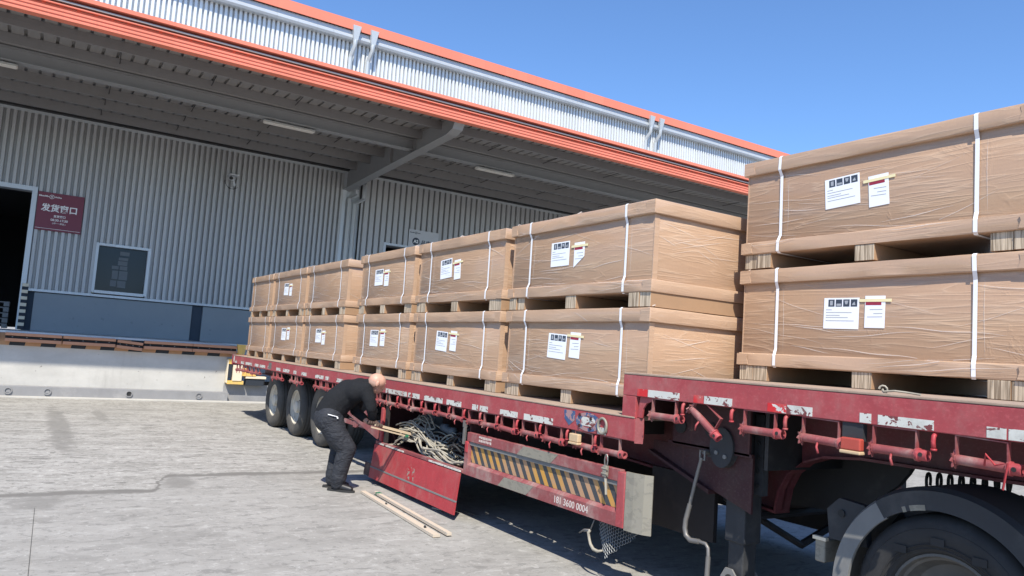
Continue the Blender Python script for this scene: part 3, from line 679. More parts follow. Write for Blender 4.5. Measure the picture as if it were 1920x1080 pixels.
# lashing winches
def winch():
    m = MB(); L = .122; ZC = -.122
    for y in (-L, L): m.box(-.014, .014, y-.0035, y+.0035, ZC-.03, .0)
    m.box(-.014, .014, -L-.0035, L+.0035, .0, .006)
    m.prism([(.036*math.cos(k*PI/5), ZC+.036*math.sin(k*PI/5)) for k in range(10)], 'y', -L-.005, -L+.004)
    m.prism([(.030*math.cos(k*PI/5), ZC+.030*math.sin(k*PI/5)) for k in range(10)], 'y', L-.004, L+.004)
    br = m.build('lashing_winch', 'red_guard', None)
    m = MB(); m.cyl((0, -L, ZC), (0, L, ZC), .0255, 14); d = m.build('drum', 'red_guard', None, True, 40)
    m = MB()
    for k in range(8):
        t = 2*PI*k/8; c_, s_ = math.cos(t), math.sin(t)
        m.prism([(c_*r-s_*q, ZC+s_*r+c_*q) for r, q in ((0, -.013), (.030, -.013), (.050, .004), (.030, .013), (0, .013))], 'y', L+.006, L+.014)
    r = m.build('ratchet_wheel', 'red_guard', None)
    m = MB(); m.lathe(((0, .001), (0, .036), (-.010, .036), (-.012, .030), (-.055, .030), (-.055, .020), (-.025, .018), (-.025, .001)), (0, -L-.006, ZC), 'y', 16); h = m.build('capstan_head', 'red', None, True, 40)
    m = MB(); m.cyl((-.0315, -L-.034, ZC+.004), (-.029, -L-.034, ZC+.004), .012, 10); q = m.build('bar_hole', 'rubber', None)
    m = MB(); m.tube(((-.02, .01, ZC-.018), (-.042, 0, ZC-.04), (-.038, -.01, ZC-.075)), .007, 6); pw = m.build('pawl', 'red', None, True)
    br['_'] = 1
    for c_ in (d, r, h, q, pw): c_.parent = br
    return br
W0 = winch(); del W0['_']
used = [False]
def put_winch(y, z, x=XR+.02, s=1.0, tilt=0, pawl=True):
    if not used[0]: o = W0; used[0] = True
    else:
        o = W0.copy(); COL.objects.link(o)
        for ch in W0.children:
            if ch.name.startswith('pawl') and not pawl: continue
            c_ = ch.copy(); COL.objects.link(c_); c_.parent = o
    o.parent = tr; o.location = Vector((x, y, z))-ORG[tr.name]; o.scale = (s, s, s); o.rotation_euler = (tilt, random.uniform(-.1, .1), 0)
rn = random.Random(5)
put_winch(4.78, 1.045, s=.95)
for y in (5.12, 5.56, 5.96, 6.33, 6.67, 7.00, 7.35, 7.70, 8.04, 8.40, 8.75, 9.09, 9.40, 9.75, 11.15, 11.5, 11.8, 12.1, 13.1, 13.42, 14.3, 14.6, 15.88, 16.22, 16.58, 16.92, 17.26, 17.6):
    put_winch(y, 1.045, s=.93+rn.uniform(-.04, .04), tilt=rn.uniform(-.05, .05), pawl=rn.random() > .4)
for y, tl in ((4.185, 0), (3.31, 0), (2.86, .02), (2.40, 0), (1.95, .03), (1.5, 0)): put_winch(y, 1.395, tilt=tl, pawl=rn.random() > .4)
put_winch(3.74, 1.385, tilt=.62)
m = MB()
def peg(y, z):
    m = MB(); m.tube(((XR+.03, y, z), (XR+.0, y, z-.02), (XR-.005, y, z-.045), (XR-.005, y-.004, z-.085)), .0125, 8); m.cyl((XR-.005, y-.004, z-.083), (XR-.005, y-.004, z-.094), .0165, 8); return P_('rope_hook', 'red_clean', m, smooth=True)
for y in (3.98, 3.53, 3.10, 2.18, 1.72): peg(y, 1.40)
for y in (4.95, 5.34, 5.75, 6.14, 6.5, 6.84, 7.18, 7.52, 7.87, 8.22, 8.57, 8.92): peg(y, 1.05)
m = MB(); m.tube(((XR-.02, 1.92, 1.27), (XR-.05, 1.90, 1.33), (XR-.02, 1.87, 1.28), (XR-.05, 1.80, 1.30), (XR-.03, 1.83, 1.17)), .006, 5); P_('wire_tie', 'red_clean', m)
# side marker lamps
for y, z, mt, bk in ((2.645, 1.30, 'lamp_red', True), (5.22, 1.01, 'lamp_cream', True)):
    n_ = node('marker_lamp', tr)
    m = MB(); m.box(XR+.012, XR+.05, y-.06, y+.07, z, z+.10); m.build('bracket', 'fender', n_)
    m = MB(); m.box(XR-.03, XR+.012, y-.07, y+.055, z-.055, z+.015, .008); m.build('lens', mt, n_)
    m = MB(); m.box(XR-.036, XR+.02, y-.072, y+.057, z-.075, z-.056, .005); m.build('lamp_base', 'lamp_cream', n_)
# wheels
def wheel(y, side):
    n_ = node('wheel', tr)
    x0 = 4.10 if side < 0 else 7.0
    s = 1 if side < 0 else -1
    for k, dx in enumerate((0, .33) if side < 0 else (0,)):
        pr = [(.04, .285), (.0, .31), (-.018, .36), (-.022, .41), (-.012, .455), (.02, .488), (.045, .497), (.075, .50), (.078, .486), (.088, .486), (.091, .5), (.128, .502), (.131, .486), (.141, .486), (.144, .502), (.18, .5), (.183, .486), (.193, .486), (.196, .5), (.225, .497), (.25, .488), (.282, .455), (.292, .41), (.288, .36), (.27, .31), (.23, .285)]
        m = MB(); m.lathe([(s*a, r) for a, r in pr], (x0+s*dx, y, .5), 'x', 56); t_ = m.build('tyre', 'tyre', n_, True, 35)
        for v in t_.data.vertices: pass
    pr = [(.03, .300), (.018, .298), (.016, .286), (.05, .278), (.06, .262), (.10, .255), (.135, .235), (.150, .20), (.150, .13), (.12, .125), (.10, .11), (.02, .10), (.005, .07), (.005, .001)]
    m = MB(); m.lathe([(s*a, r) for a, r in pr], (x0, y, .5), 'x', 44)
    m.build('rim', 'rim', n_, True, 35)
    m = MB()
    for k in range(10):
        t = 2*PI*k/10; m.cyl((x0+s*.15, y+.165*math.cos(t), .5+.165*math.sin(t)), (x0+s*.115, y+.165*math.cos(t), .5+.165*math.sin(t)), .016, 6)
    m.build('wheel_nut', 'hub', n_); full_size(n_)
for y in (11.93, 13.32, 14.72): wheel(y, -1); wheel(y, 1)
m = MB()
for y in (11.93, 13.32, 14.72): m.cyl((4.75, y, .5), (6.7, y, .5), .075, 12)
m.build('axle', 'chassis', tr)
for y in (11.93, 13.32, 14.72):
    m = MB()
    m.box(4.84, 4.94, y-.55, y+.55, .60, .66); m.box(4.83, 4.95, y-.09, y+.09, .42, .72); m.box(4.82, 4.9, y+.60, y+.76, .55, .86)
    m.build('leaf_spring', 'chassis', tr)
m = MB(); m.box(4.6, 6.8, 17.3, 17.38, .62, .70); m.box(4.9, 5.0, 17.3, 17.36, .70, .9); m.box(6.1, 6.2, 17.3, 17.36, .70, .9); P_('underrun_bar', 'chassis', m)
# tool box with dropped door
tb = node('tool_box', tr)
m = MB()
m.box(4.10, 4.72, 7.12, 9.50, .36, .38); m.box(4.72, 4.74, 7.12, 9.50, .36, 1.06); m.box(4.10, 4.72, 9.50, 9.52, .36, 1.06); m.box(4.10, 4.72, 7.10, 7.12, .36, 1.06)
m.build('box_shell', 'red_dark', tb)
m = MB(); m.box(4.045, 4.085, 7.125, 9.50, .375, .415, .004); m.build('sill', 'red_guard', tb)
m = MB(); m.box(4.03, 4.043, 8.6, 9.35, .385, .402); m.box(4.03, 4.043, 7.15, 7.9, .385, .402); m.build('sill_edge', 'tape_white', tb)
m = MB(); m.box(4.045, 4.09, 9.32, 9.40, .42, .86, .012); m.build('post', 'red_clean', tb)
m = MB(); m.box(4.06, 4.10, 9.22, 9.28, .42, 1.05); m.build('upright', 'chassis', tb)
hz, bz = .375, -.055; hx, bx = 4.03, 3.985
fy0, fy1 = 7.12, 9.46
def flp(y, t, d=0):      # t: 0 hinge .. 1 free edge ; d outward
    L = Vector((bx-hx, 0, bz-hz)); n = Vector((L.z, 0, -L.x)).normalized()
    p = Vector((hx, y, hz))+L*t+n*d; return p
m = MB()
def slab(m, y0, y1, t0, t1, d0, d1):
    A = [m.bm.verts.new(flp(y, t, d)) for y in (y0, y1) for t in (t0, t1) for d in (d0, d1)]
    for q in ((0,1,3,2),(4,6,7,5),(0,4,5,1),(2,3,7,6),(0,2,6,4),(1,5,7,3)): m._f([A[i] for i in q])
slab(m, fy0, fy1, 0, .66, 0, .012); slab(m, fy0, fy1, .70, 1.0, -.002, .016); m.build('drop_door', 'red_clean', tb)
m = MB(); slab(m, fy0, fy1, .66, .70, 0, .02); m.build('door_fold', 'fender_edge', tb)
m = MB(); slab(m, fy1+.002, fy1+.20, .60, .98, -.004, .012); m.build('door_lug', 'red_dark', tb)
m = MB(); slab(m, 8.18, 8.36, .28, .62, .0125, .0135); m.build('paint_scrape', 'scrape', tb)
m = MB(); m.box(4.035, 4.065, 7.125, 7.16, .68, .86, .004); m.box(4.03, 4.07, 7.127, 7.158, .86, .93); m.build('latch', 'zinc', tb)
m = MB(); m.box(6.90, 6.98, 4.0, 10.6, .12, 1.05); P_('far_side_blocker', 'chassis', m)  # added panel: blocks the sunlit ground beyond and deepens shade under the deck
m = MB(); m.box(4.75, 6.9, 9.7, 9.75, .45, 1.18); P_('cross_panel', 'chassis', m)
# side guard
sg = node('side_guard', tr)
G0, G1 = 4.62, 7.08
m = MB(); m.box(XR, XR+.05, G0, G1, .72, .815, .005); m.build('top_rail', 'red_guard', sg)
m = MB(); m.prism(((XR-.002, .375), (XR-.002, .478), (XR+.03, .505), (XR+.06, .505), (XR+.06, .375)), 'y', G0, G1); m.build('bottom_rail', 'red_guard', sg)
m = MB(); m.box(XR+.035, XR+.045, G0, G1, .507, .718); m.build('hazard_panel', 'hazard', sg)
m = MB(); m.box(XR+.046, XR+.06, G0, G1, .69, .719); m.box(XR+.012, XR+.034, G0+.02, G1-.02, .684, .717); m.build('panel_channel', 'fender_edge', sg)
m = MB(); m.box(XR-.003, XR+.06, G1-.05, G1+.035, .372, .70, .006); m.build('stile', 'red_guard', sg)
m = MB(); m.box(XR-.003, XR+.06, G0-.06, G0+.03, .374, .80, .006); m.build('stile', 'red', sg)
m = MB(); m.box(XR-.012, XR+.02, G1-.035, G1+.025, .60, .72, .012); m.build('marker', 'red_clean', sg)
m = MB()
p = [(XR+.004, 4.555), (XR+.010, 4.47), (XR+.035, 4.38), (XR+.075, 4.325), (XR+.087, 4.332), (XR+.05, 4.395), (XR+.027, 4.475), (XR+.022, 4.555)]
m.prism(p, 'z', .365, .812); m.build('end_plate', 'plate', sg)
for y0, y1, z0, z1 in ((5.50, 6.05, .722, .812),):
    m = MB(); m.prism(((y0-.05, z1), (y1-.05, z1), (y1+.06, z0), (y0+.06, z0)), 'x', XR-.003, XR-.0005); m.build('reflective_patch', 'plate', sg)
for y0, y1 in ((5.86, 6.36),):
    m = MB(); m.prism(((y0-.06, .474), (y1-.06, .474), (y1+.05, .378), (y0+.05, .378)), 'x', XR-.0045, XR-.0025); m.build('reflective_patch', 'plate', sg)
m = MB(); text_mb('181 3600 0004', .082, lambda u, v, d: (XR-.0035-d*.3, 5.235-u, .425+v), m, .0012, xs=.98); m.build('phone_number', 'dim_white', sg)
m = MB()
rn2 = random.Random(11)
for r in range(2):
    y = 6.83
    while y > 6.60:
        wd = rn2.uniform(.012, .03); m.box(XR-.003, XR-.0008, y-wd, y, .745+r*.034+rn2.uniform(-.004, .004), .768+r*.034); y -= wd+.012
m.build('faded_stencil', 'dim_white', sg)
m = MB(); m.box(4.11, 4.20, 9.54, 10.9, .50, .56); m.prism(((9.55, .95), (9.62, .95), (10.5, .56), (10.5, .48), (10.38, .48)), 'x', 4.10, 4.13); m.prism(((9.54, .42), (11.0, .70), (11.0, .80), (9.54, .56)), 'x', 4.085, 4.099); P_('rear_guard', 'red_guard', m)
# landing gear
lg = node('landing_gear', tr)
m = MB(); m.box(4.45, 4.63, 3.72, 3.90, .42, 1.40, .01); m.build('outer_leg', 'fender', lg)
m = MB(); m.box(4.47, 4.61, 3.74, 3.88, .11, .50, .01); m.build('inner_leg', 'fender', lg)
m = MB(); m.prism(((3.90, .02), (3.72, .02), (3.76, .19), (3.80, .235), (3.86, .235), (3.90, .17)), 'x', 4.425, 4.44); m.prism(((3.90, .02), (3.72, .02), (3.76, .19), (3.80, .235), (3.86, .235), (3.90, .17)), 'x', 4.64, 4.655); m.box(4.38, 4.70, 3.66, 3.96, 0.005, .022); m.build('foot', 'fender_edge', lg)
m = MB(); m.cyl((4.415, 3.82, .165), (4.425, 3.82, .165), .032, 16); m.build('foot_pin', 'rubber', lg)
m = MB(); m.tube([(4.43, 3.96+.03*math.sin(t), 1.0) for t in (0, 1)], .01, 6); 
gp = [(3.86+.11*math.cos(k*2*PI/20), 1.09+.145*math.sin(k*2*PI/20)) for k in range(20)]
m.prism([(y-.01*(z-1.09), z) for y, z in gp], 'x', 4.33, 4.449); m.box(4.38, 4.448, 3.82, 4.03, 1.0, 1.12); m.build('gearbox', 'fender', lg)
m = MB()
for y, z in ((3.86, 1.16), (3.82, 1.03), (3.90, 1.05)): m.cyl((4.32, y, z), (4.331, y, z), .016, 8)
m.build('bolt', 'fender_edge', lg)
m = MB(); m.cyl((4.30, 4.0, 1.04), (4.42, 4.0, 1.04), .018, 8); m.tube(((4.29, 4.02, 1.05), (4.29, 3.975, 1.05), (4.29, 3.975, .985), (4.29, 4.02, .985)), .009, 6, True); m.build('crank_eye', 'zinc', lg)
m = MB(); m.tube(((4.29, 4.005, 1.0), (4.29, 4.06, .80), (4.29, 4.10, .64)), .014, 8); m.tube(((4.29, 4.10, .64), (4.29, 4.135, .52), (4.29, 4.14, .46), (4.29, 4.125, .41), (4.29, 4.08, .385), (4.29, 3.99, .395)), .019, 8); m.tube(((4.29, 3.99, .395), (4.29, 3.93, .395), (4.29, 3.905, .37), (4.29, 3.90, .31)), .013, 8); m.tube(((4.29, 3.90, .31), (4.29, 3.905, .17)), .018, 8); m.build('crank_handle', 'zinc', lg, True, 50)
m = MB(); m.box(4.50, 4.56, 3.62, 3.70, .78, 1.35)
m.build('side_bracket', 'fender', lg)
m = MB()
for k in range(5): m.cyl((4.49, 3.66, .85+k*.1), (4.499, 3.66, .85+k*.1), .016, 8)
m.build('bracket_hole', 'rubber', lg)
m = MB(); m.tube(((4.56, 4.0, .70), (5.2, 3.8, .35), (6.3, 3.8, .7)), .03, 6); m.tube(((4.6, 3.8, .60), (6.3, 3.8, .60)), .03, 6); m.build('cross_brace', 'black', lg)
m = MB(); m.box(6.2, 6.38, 3.72, 3.90, .02, 1.40); m.build('outer_leg', 'fender', lg)
fit(tr)

# ================================================================== TRACTOR (only its tail shows)
tk = thing('tractor_unit', 'tail of a black truck tractor under the gooseneck with dusty mudguard, its rear coloured sunlit grey', 'truck', (5.5, 1.0, 0))
CY, CZ = 2.14, .48
tw = node('wheel', tk)
for k, x0 in enumerate((4.10, 4.44)):
    pr = [(.04, .285), (.0, .31), (-.018, .36), (-.022, .41), (-.012, .455), (.02, .488), (.045, .497), (.075, .50), (.078, .486), (.092, .486), (.095, .5), (.128, .502), (.131, .486), (.145, .486), (.148, .502), (.19, .5), (.225, .497), (.25, .488), (.282, .455), (.29, .41), (.27, .31), (.23, .285)]
    m = MB(); m.lathe(pr, (x0, CY, CZ), 'x', 72)
    for r in (.325, .345, .425): m.tube([(x0-.012-(.008 if r < .4 else .006), CY+r*math.cos(t*PI/36), CZ+r*math.sin(t*PI/36)) for t in range(72)], .003, 4, True)
    m.build('tyre', 'tyre_dark', tw, True, 35)
for k in range(3):
    t = .9+k*.6; m = MB()
    m.box(4.073, 4.079, CY+.36*math.cos(t)-.035, CY+.36*math.cos(t)+.035, CZ+.36*math.sin(t)-.02, CZ+.36*math.sin(t)+.02); m.build('tyre_moulding', 'tyre_dark', tw)
m = MB(); m.lathe([(.03, .300), (.014, .298), (.012, .284), (.05, .276), (.06, .262), (.10, .255), (.135, .235), (.150, .20), (.150, .13), (.05, .12), (.02, .10), (.005, .07), (.005, .001)], (4.10, CY, CZ), 'x', 56); m.build('rim', 'rim_dark', tw, True, 35)
def arc(r, a0, a1, n): return [(CY+r*math.cos(a0+(a1-a0)*k/n), CZ+r*math.sin(a0+(a1-a0)*k/n)) for k in range(n+1)]
fd = node('mudguard', tk)
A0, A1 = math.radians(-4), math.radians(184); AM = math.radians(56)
for a0, a1, nm, mt in ((A0, AM, 'rear_section', 'fender_edge'), (AM-.03, A1, 'top_section', 'fender')):  # rear section's lighter grey paints in the sunlit patch
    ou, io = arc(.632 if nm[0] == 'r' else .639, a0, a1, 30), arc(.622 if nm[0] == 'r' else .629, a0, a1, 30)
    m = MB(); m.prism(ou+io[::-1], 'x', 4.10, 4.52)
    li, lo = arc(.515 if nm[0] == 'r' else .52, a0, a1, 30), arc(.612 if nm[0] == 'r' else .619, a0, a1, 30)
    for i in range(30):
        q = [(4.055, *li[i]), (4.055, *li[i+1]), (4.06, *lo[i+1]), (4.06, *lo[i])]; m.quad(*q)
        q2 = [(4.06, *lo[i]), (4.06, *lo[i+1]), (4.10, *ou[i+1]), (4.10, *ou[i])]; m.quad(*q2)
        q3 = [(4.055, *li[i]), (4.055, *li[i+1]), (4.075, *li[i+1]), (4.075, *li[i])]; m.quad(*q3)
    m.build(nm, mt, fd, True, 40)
m = MB(); 
for a0, a1 in ((1.18, 1.22), (1.26, 1.42)):
    li, lo = arc(.517, a0, a1, 6), arc(.546, a0, a1, 6)
    for i in range(6): m.quad((4.0535, *li[i]), (4.0535, *li[i+1]), (4.0535, *lo[i+1]), (4.0535, *lo[i]))
m.build('paint_chip', 'plate', fd)
m = MB(); m.box(4.95, 5.05, -2, 2.95, .62, .90); m.box(5.95, 6.05, -2, 2.95, .62, .90); m.box(4.7, 6.3, 2.86, 2.94, .66, .76); m.build('chassis_rail', 'black', tk)
m = MB(); m.box(4.2, 6.2, 2.82, 2.87, .72, .78); m.build('rear_bar', 'black', tk)
m = MB(); m.prism(((2.60, .70), (2.84, .70), (2.86, .87), (2.78, .945), (2.62, .93)), 'x', 4.15, 4.20); m.box(4.2, 4.7, 2.7, 2.75, .75, .85); m.build('mudguard_bracket', 'fender', tk)
m = MB(); m.cyl((4.14, 2.76, .86), (4.149, 2.76, .86), .022, 14); m.build('bracket_hole', 'rubber', tk)
tl = node('tail_lamp', tk)
m = MB(); m.box(4.17, 4.34, 2.88, 2.95, .54, .675, .01); m.build('lamp_body', 'plate', tl)
m = MB(); m.box(4.16, 4.19, 2.87, 2.96, .67, .69); m.build('lamp_hood', 'cream', tl)
m = MB(); m.prism(((3.17, .73), (3.71, .69), (3.73, 1.17), (2.74, 1.165), (2.76, 1.13), (2.80, 1.06), (2.86, .98)), 'x', 4.90, 4.95); m.build('arch_dark_plate', 'black', tk)  # black plate added to keep the gooseneck arch dark and hide bright ground
m = MB(); m.box(4.7, 5.9, .2, 2.45, .70, .82); m.build('fifth_wheel', 'black', tk)
m = MB()
for x0 in (5.98, 6.32): m.lathe([(a, r) for a, r in ((.04, .235), (.0, .26), (-.02, .35), (.045, .43), (.22, .43), (.29, .35), (.23, .235))], (x0, CY, CZ-.07), 'x', 40)
m.build('far_tyre', 'tyre', tk, True, 35)
m = MB(); m.cyl((4.7, CY, CZ), (6.3, CY, CZ), .1, 12); m.build('axle', 'black', tk)
# coiled air line lying across the mudguard
pts = []
for k in range(170):
    t = k/170; a = 2*PI*8*t
    pts.append((4.75+.05*math.cos(a), 2.60-t*.52, 1.03+.055*t+.075*math.sin(a)+(.03*math.exp(-((t-.85)/.08)**2))))
m = MB(); m.tube(pts, .0095, 6); o = m.build('air_line', 'rubber', None, True); tag(o, 'black coiled air line between truck tail and trailer front', 'hose')
# ================================================================== CRATES
XC, XG = 4.32, 5.25
def crate(name_lab, xface, y0, y1, z0, H, W=2.25, notes=True, yo=0., cut=False, rs=0):
    """near long side at x=xface, y0<y1, z0 = underside of the blocks"""
    L = y1-y0; yc = (y0+y1)/2; BH = .125
    t = thing('crate', name_lab, 'crate', (xface, yc, z0), 'film wrapped brown crates on the trailer')
    rr = random.Random(rs); zb = z0+BH; zt = zb+H; x0, x1 = xface, xface+W
    e = .032
    m = MB(); m.box(x0+e, x1-e, y0+e, y1-e, zb+.105, zt-.12, .004); m.build('carton', 'film_card', t, True, 30)
    m = MB(); m.box(x0, x1, y0, y1, zt-.122, zt, .010)
    bmesh.ops.subdivide_edges(m.bm, edges=[q for q in m.bm.edges if q.calc_length() > .6], cuts=9, use_grid_fill=True)
    for v in m.bm.verts: v.co.x += rr.uniform(-.0025, .0025); v.co.z += rr.uniform(-.002, .002)
    m.build('lid', 'film_lid', t, True, 30)
    m = MB(); m.box(x0+.006, x1-.006, y0+.006, y1-.006, zb, zb+.107, .010)
    bmesh.ops.subdivide_edges(m.bm, edges=[q for q in m.bm.edges if q.calc_length() > .6], cuts=9, use_grid_fill=True)
    for v in m.bm.verts: v.co.x += rr.uniform(-.003, .003); v.co.z += rr.uniform(-.002, .002)
    m.build('base_tray', 'film_lid', t, True, 30)
    # folded film and board flaps at the lid corners
    for yy, s in ((y0, 1), (y1, -1)):
        for zz, hh in ((zt-.118, .11), (zb+.004, .098)):
            m = MB(); m.prism(((yy+s*.004, zz), (yy+s*.125, zz+.006), (yy+s*.11, zz+hh*.55), (yy+s*.118, zz+hh*.9), (yy+s*.004, zz+hh)), 'x', x0-.0035, x0+.003); m.build('corner_flap', 'film_lid', t)
    for yy in (y0+e-.003, y1-e-.006):
        m = MB(); m.box(x0+e-.004, x0+e+.05, yy, yy+.009, zb+.11, zt-.125); m.build('edge_strip', 'film_lid', t)
    for (ya, yb) in ((y1-.02-.27*L/2.2, y1-.02), (yc-.07, yc+.09), (y0+.02, y0+.02+.27*L/2.2)):
        n_ = 2 if yb-ya > .2 else 1
        for k in range(n_):
            a = ya+(yb-ya)*k/n_; b_ = ya+(yb-ya)*(k+1)/n_-(.004 if n_ == 2 else 0)
            m = MB(); m.box(x0+.02+rr.uniform(-.012, .012), x1-.02, a, b_, z0+.001, zb-.001, .003)
            o = m.build('pallet_block', ['block', 'card'], t)
            for p in o.data.polygons: p.material_index = 0 if p.normal.x < -.5 or abs(p.normal.y) < .3 and abs(p.normal.x) > .5 else 1
    for ys in (y1-.165*L, y0+.165*L+.0):
        d = .005; wv = rr.uniform(-.006, .006)
        pr = [(x0-d, zt-.01), (x0-d, zt-.115), (x0+e-.012, zt-.17), (x0+e-.009, zb+.15), (x0+.0, zb+.095), (x0+.0, zb+.012), (x0+.02, zb-.006), (x1-.02, zb-.006), (x1+d, zb+.012), (x1+d, zt-.012), (x1-.012, zt+d), (x0+.012, zt+d)]
        m = MB(); inner = []
        A = []
        for k, (px, pz) in enumerate(pr):
            sh = wv*math.sin(k*1.7); A.append([m.bm.verts.new((px, ys-.0145+sh, pz)), m.bm.verts.new((px, ys+.0145+sh, pz))])
        for k in range(len(pr)):
            a, b_ = A[k], A[(k+1) % len(pr)]; m._f((a[0], a[1], b_[1], b_[0]))
        m.build('strap', 'strap', t)
    if notes:
        xf = x0+e-.0035; zc = zb+.105+(H-.225)*.56; yn = yc+.22+yo
        sk = rr.uniform(-.06, .06)
        def rot(y, z, y0_, z0_): return (y0_+(y-y0_)*math.cos(sk)-(z-z0_)*math.sin(sk), z0_+(y-y0_)*math.sin(sk)+(z-z0_)*math.cos(sk))
        m = MB(); c0 = [(yn-.15, zc-.12), (yn+.15, zc-.12), (yn+.15, zc+.12), (yn-.15, zc+.12)]
        m.prism([rot(a, b_, yn, zc) for a, b_ in c0], 'x', xf-.0015, xf); sheet = m.build('shipping_label', 'paper', t)
        m = MB()
        for k in range(4):
            ya = yn+.112-k*.064
            m.prism([rot(a, b_, yn, zc) for a, b_ in ((ya-.054, zc+.052), (ya, zc+.052), (ya, zc+.108), (ya-.054, zc+.108))], 'x', xf-.0022, xf-.0016)
        m.build('symbol_square', 'ink', sheet)
        m = MB()
        for k in range(4):
            ya = yn+.112-k*.064-.027
            shp = [((-.012, .062), (.012, .062), (.012, .098), (-.012, .098)), ((-.02, .058), (.02, .058), (.02, .075), (-.02, .075)), ((-.016, .098), (.016, .098), (.008, .07), (-.008, .07)), ((-.012, .064), (.014, .064), (.014, .072), (-.004, .09))][k]
            m.prism([rot(ya+a, zc+b_, yn, zc) for a, b_ in shp], 'x', xf-.0028, xf-.0023)
        for j, (ln, zz) in enumerate(((.05, .025), (.22, .004), (.12, -.018), (.19, -.035), (.24, -.06))):
            m.prism([rot(a, b_, yn, zc) for a, b_ in ((yn+.13-ln, zc+zz), (yn+.13, zc+zz), (yn+.13, zc+zz+.005), (yn+.13-ln, zc+zz+.005))], 'x', xf-.0022, xf-.0016)
        m.build('print', 'ink_pale', sheet)
        y2 = yn-.295+rr.uniform(-.025, .02); z2 = zc+rr.uniform(-.03, .035)
        m = MB(); c0 = [(y2-.08, z2-.125+(.10 if cut else 0)), (y2+.08, z2-.125), (y2+.08, z2+.115), (y2-.08, z2+.115)]
        m.prism([rot(a, b_, y2, z2) for a, b_ in c0], 'x', xf-.0015, xf); nt_ = m.build('delivery_note', 'paper', t)
        m = MB(); m.prism([rot(a, b_, y2, z2) for a, b_ in ((y2-.05, z2+.045), (y2+.075, z2+.045), (y2+.075, z2+.072), (y2-.05, z2+.072))], 'x', xf-.0022, xf-.0016); m.build('red_block', 'ink_red', nt_)
        m = MB()
        for ln, zz in ((.10, .01), (.07, -.02), (.12, -.045)):
            m.box(xf-.0022, xf-.0016, y2-.06, y2-.06+ln, z2+zz, z2+zz+.005)
        m.build('print', 'ink_pale', nt_)
        m = MB(); m.prism([rot(a, b_, y2, z2+.07) for a, b_ in ((y2-.13, z2+.070), (y2+.125, z2+.070), (y2+.125, z2+.092), (y2-.13, z2+.092))], 'x', xf-.004, xf-.0024); m.build('tape_strip', 'tape_yellow', t)
    # taut folds of the stretch film: thin pale ridges fanning out from the corners, edges and straps
    m = MB()
    zl, zh = zb+.012, zt-.01
    def xo(z): return x0-.002 if z > zt-.125 or z < zb+.108 else x0+e-.003
    def crease(y_, z_, ang, ln, wd):
        n_ = max(4, int(ln/.07)); pts = []
        for k in range(n_+1):
            u = ln*k/n_; yy = y_+u*math.cos(ang)+.004*math.sin(9*u+y_*7); zz = z_+u*math.sin(ang)+.005*math.sin(13*u+z_*9)
            if not (y0+.01 < yy < y1-.01 and zl < zz < zh): break
            pts.append((yy, zz))
        if len(pts) < 4: return
        ny, nz = -math.sin(ang), math.cos(ang); prev = None
        for k, (yy, zz) in enumerate(pts):
            w_ = wd*math.sin(PI*(k+.15)/(len(pts)-.7)); xx = xo(zz)
            cur = [m.bm.verts.new((xx, yy-ny*w_, zz-nz*w_)), m.bm.verts.new((xx-w_*.7, yy, zz)), m.bm.verts.new((xx, yy+ny*w_, zz+nz*w_))]
            if prev and abs(prev[0].co.x-xx) < .01: m._f((prev[0], cur[0], cur[1], prev[1])); m._f((prev[1], cur[1], cur[2], prev[2]))
            prev = cur
    for k in range(30):
        q = rr.random()
        if q < .45: crease(rr.choice((y0, y1))+rr.uniform(-.02, .02)+(.03 if q < .2 else 0), rr.uniform(zb+.08, zt-.1), rr.choice((0, PI))+rr.uniform(-.55, .55), rr.uniform(.25, .9), rr.uniform(.0015, .0045))
        elif q < .8: crease(rr.uniform(y0+.05, y1-.4), rr.uniform(zb+.05, zb+.34), rr.uniform(-.16, .16), rr.uniform(.3, 1.1), rr.uniform(.0015, .0045))
        else: crease(rr.uniform(y0+.1, y1-.5), rr.uniform(zb+.2, zt-.15), rr.uniform(-.4, .4), rr.uniform(.2, .7), rr.uniform(.0012, .003))
    for ys in (y1-.165*L, y0+.165*L): crease(ys-.06+rr.uniform(-.01, .01), zb+.13, PI/2+rr.uniform(-.04, .04), H-.28, .0022)
    for k in range(16):                                  # the same on the end that faces the sun
        xx = x0+rr.uniform(.03, .5); zz = rr.uniform(zb+.13, zt-.15); a_ = rr.uniform(-.45, .30); ln = rr.uniform(.25, .8); w_ = rr.uniform(.0015, .004); yy = y0+e-.004
        pa, pb, pc = Vector((xx, yy, zz)), Vector((xx+ln*math.cos(a_), yy, zz+ln*math.sin(a_))), None
        if not (zb+.11 < pb.z < zt-.13): continue
        pm = (pa+pb)/2; nn = Vector((-math.sin(a_), 0, math.cos(a_)))*w_
        A = [m.bm.verts.new(p) for p in (pa, pm-nn, pb, pm+nn)]; c_ = m.bm.verts.new(pm+Vector((0, -w_*.8, 0)))
        for i in range(4): m._f((A[i], A[(i+1) % 4], c_))
    tag(m.build('stretch_film', 'film', t, True), kind='stuff')
    # wisps of stretch film standing up on the lid
    m = MB()
    for k in range(3):
        yy = rr.choice((y0+.05, y1-.08, yc)); m.tube(((x0+.02, yy, zt), (x0+.05, yy+rr.uniform(-.06, .06), zt+rr.uniform(.012, .03)), (x0+.12, yy+rr.uniform(-.1, .1), zt)), .004, 4)
    m.build('film_tuft', 'film', t)
    return fit(t)
LOWER = [(16.36, 18.14), (14.06, 16.27), (11.86, 13.97), (9.34, 11.30), (7.02, 9.21), (4.665, 6.90)]
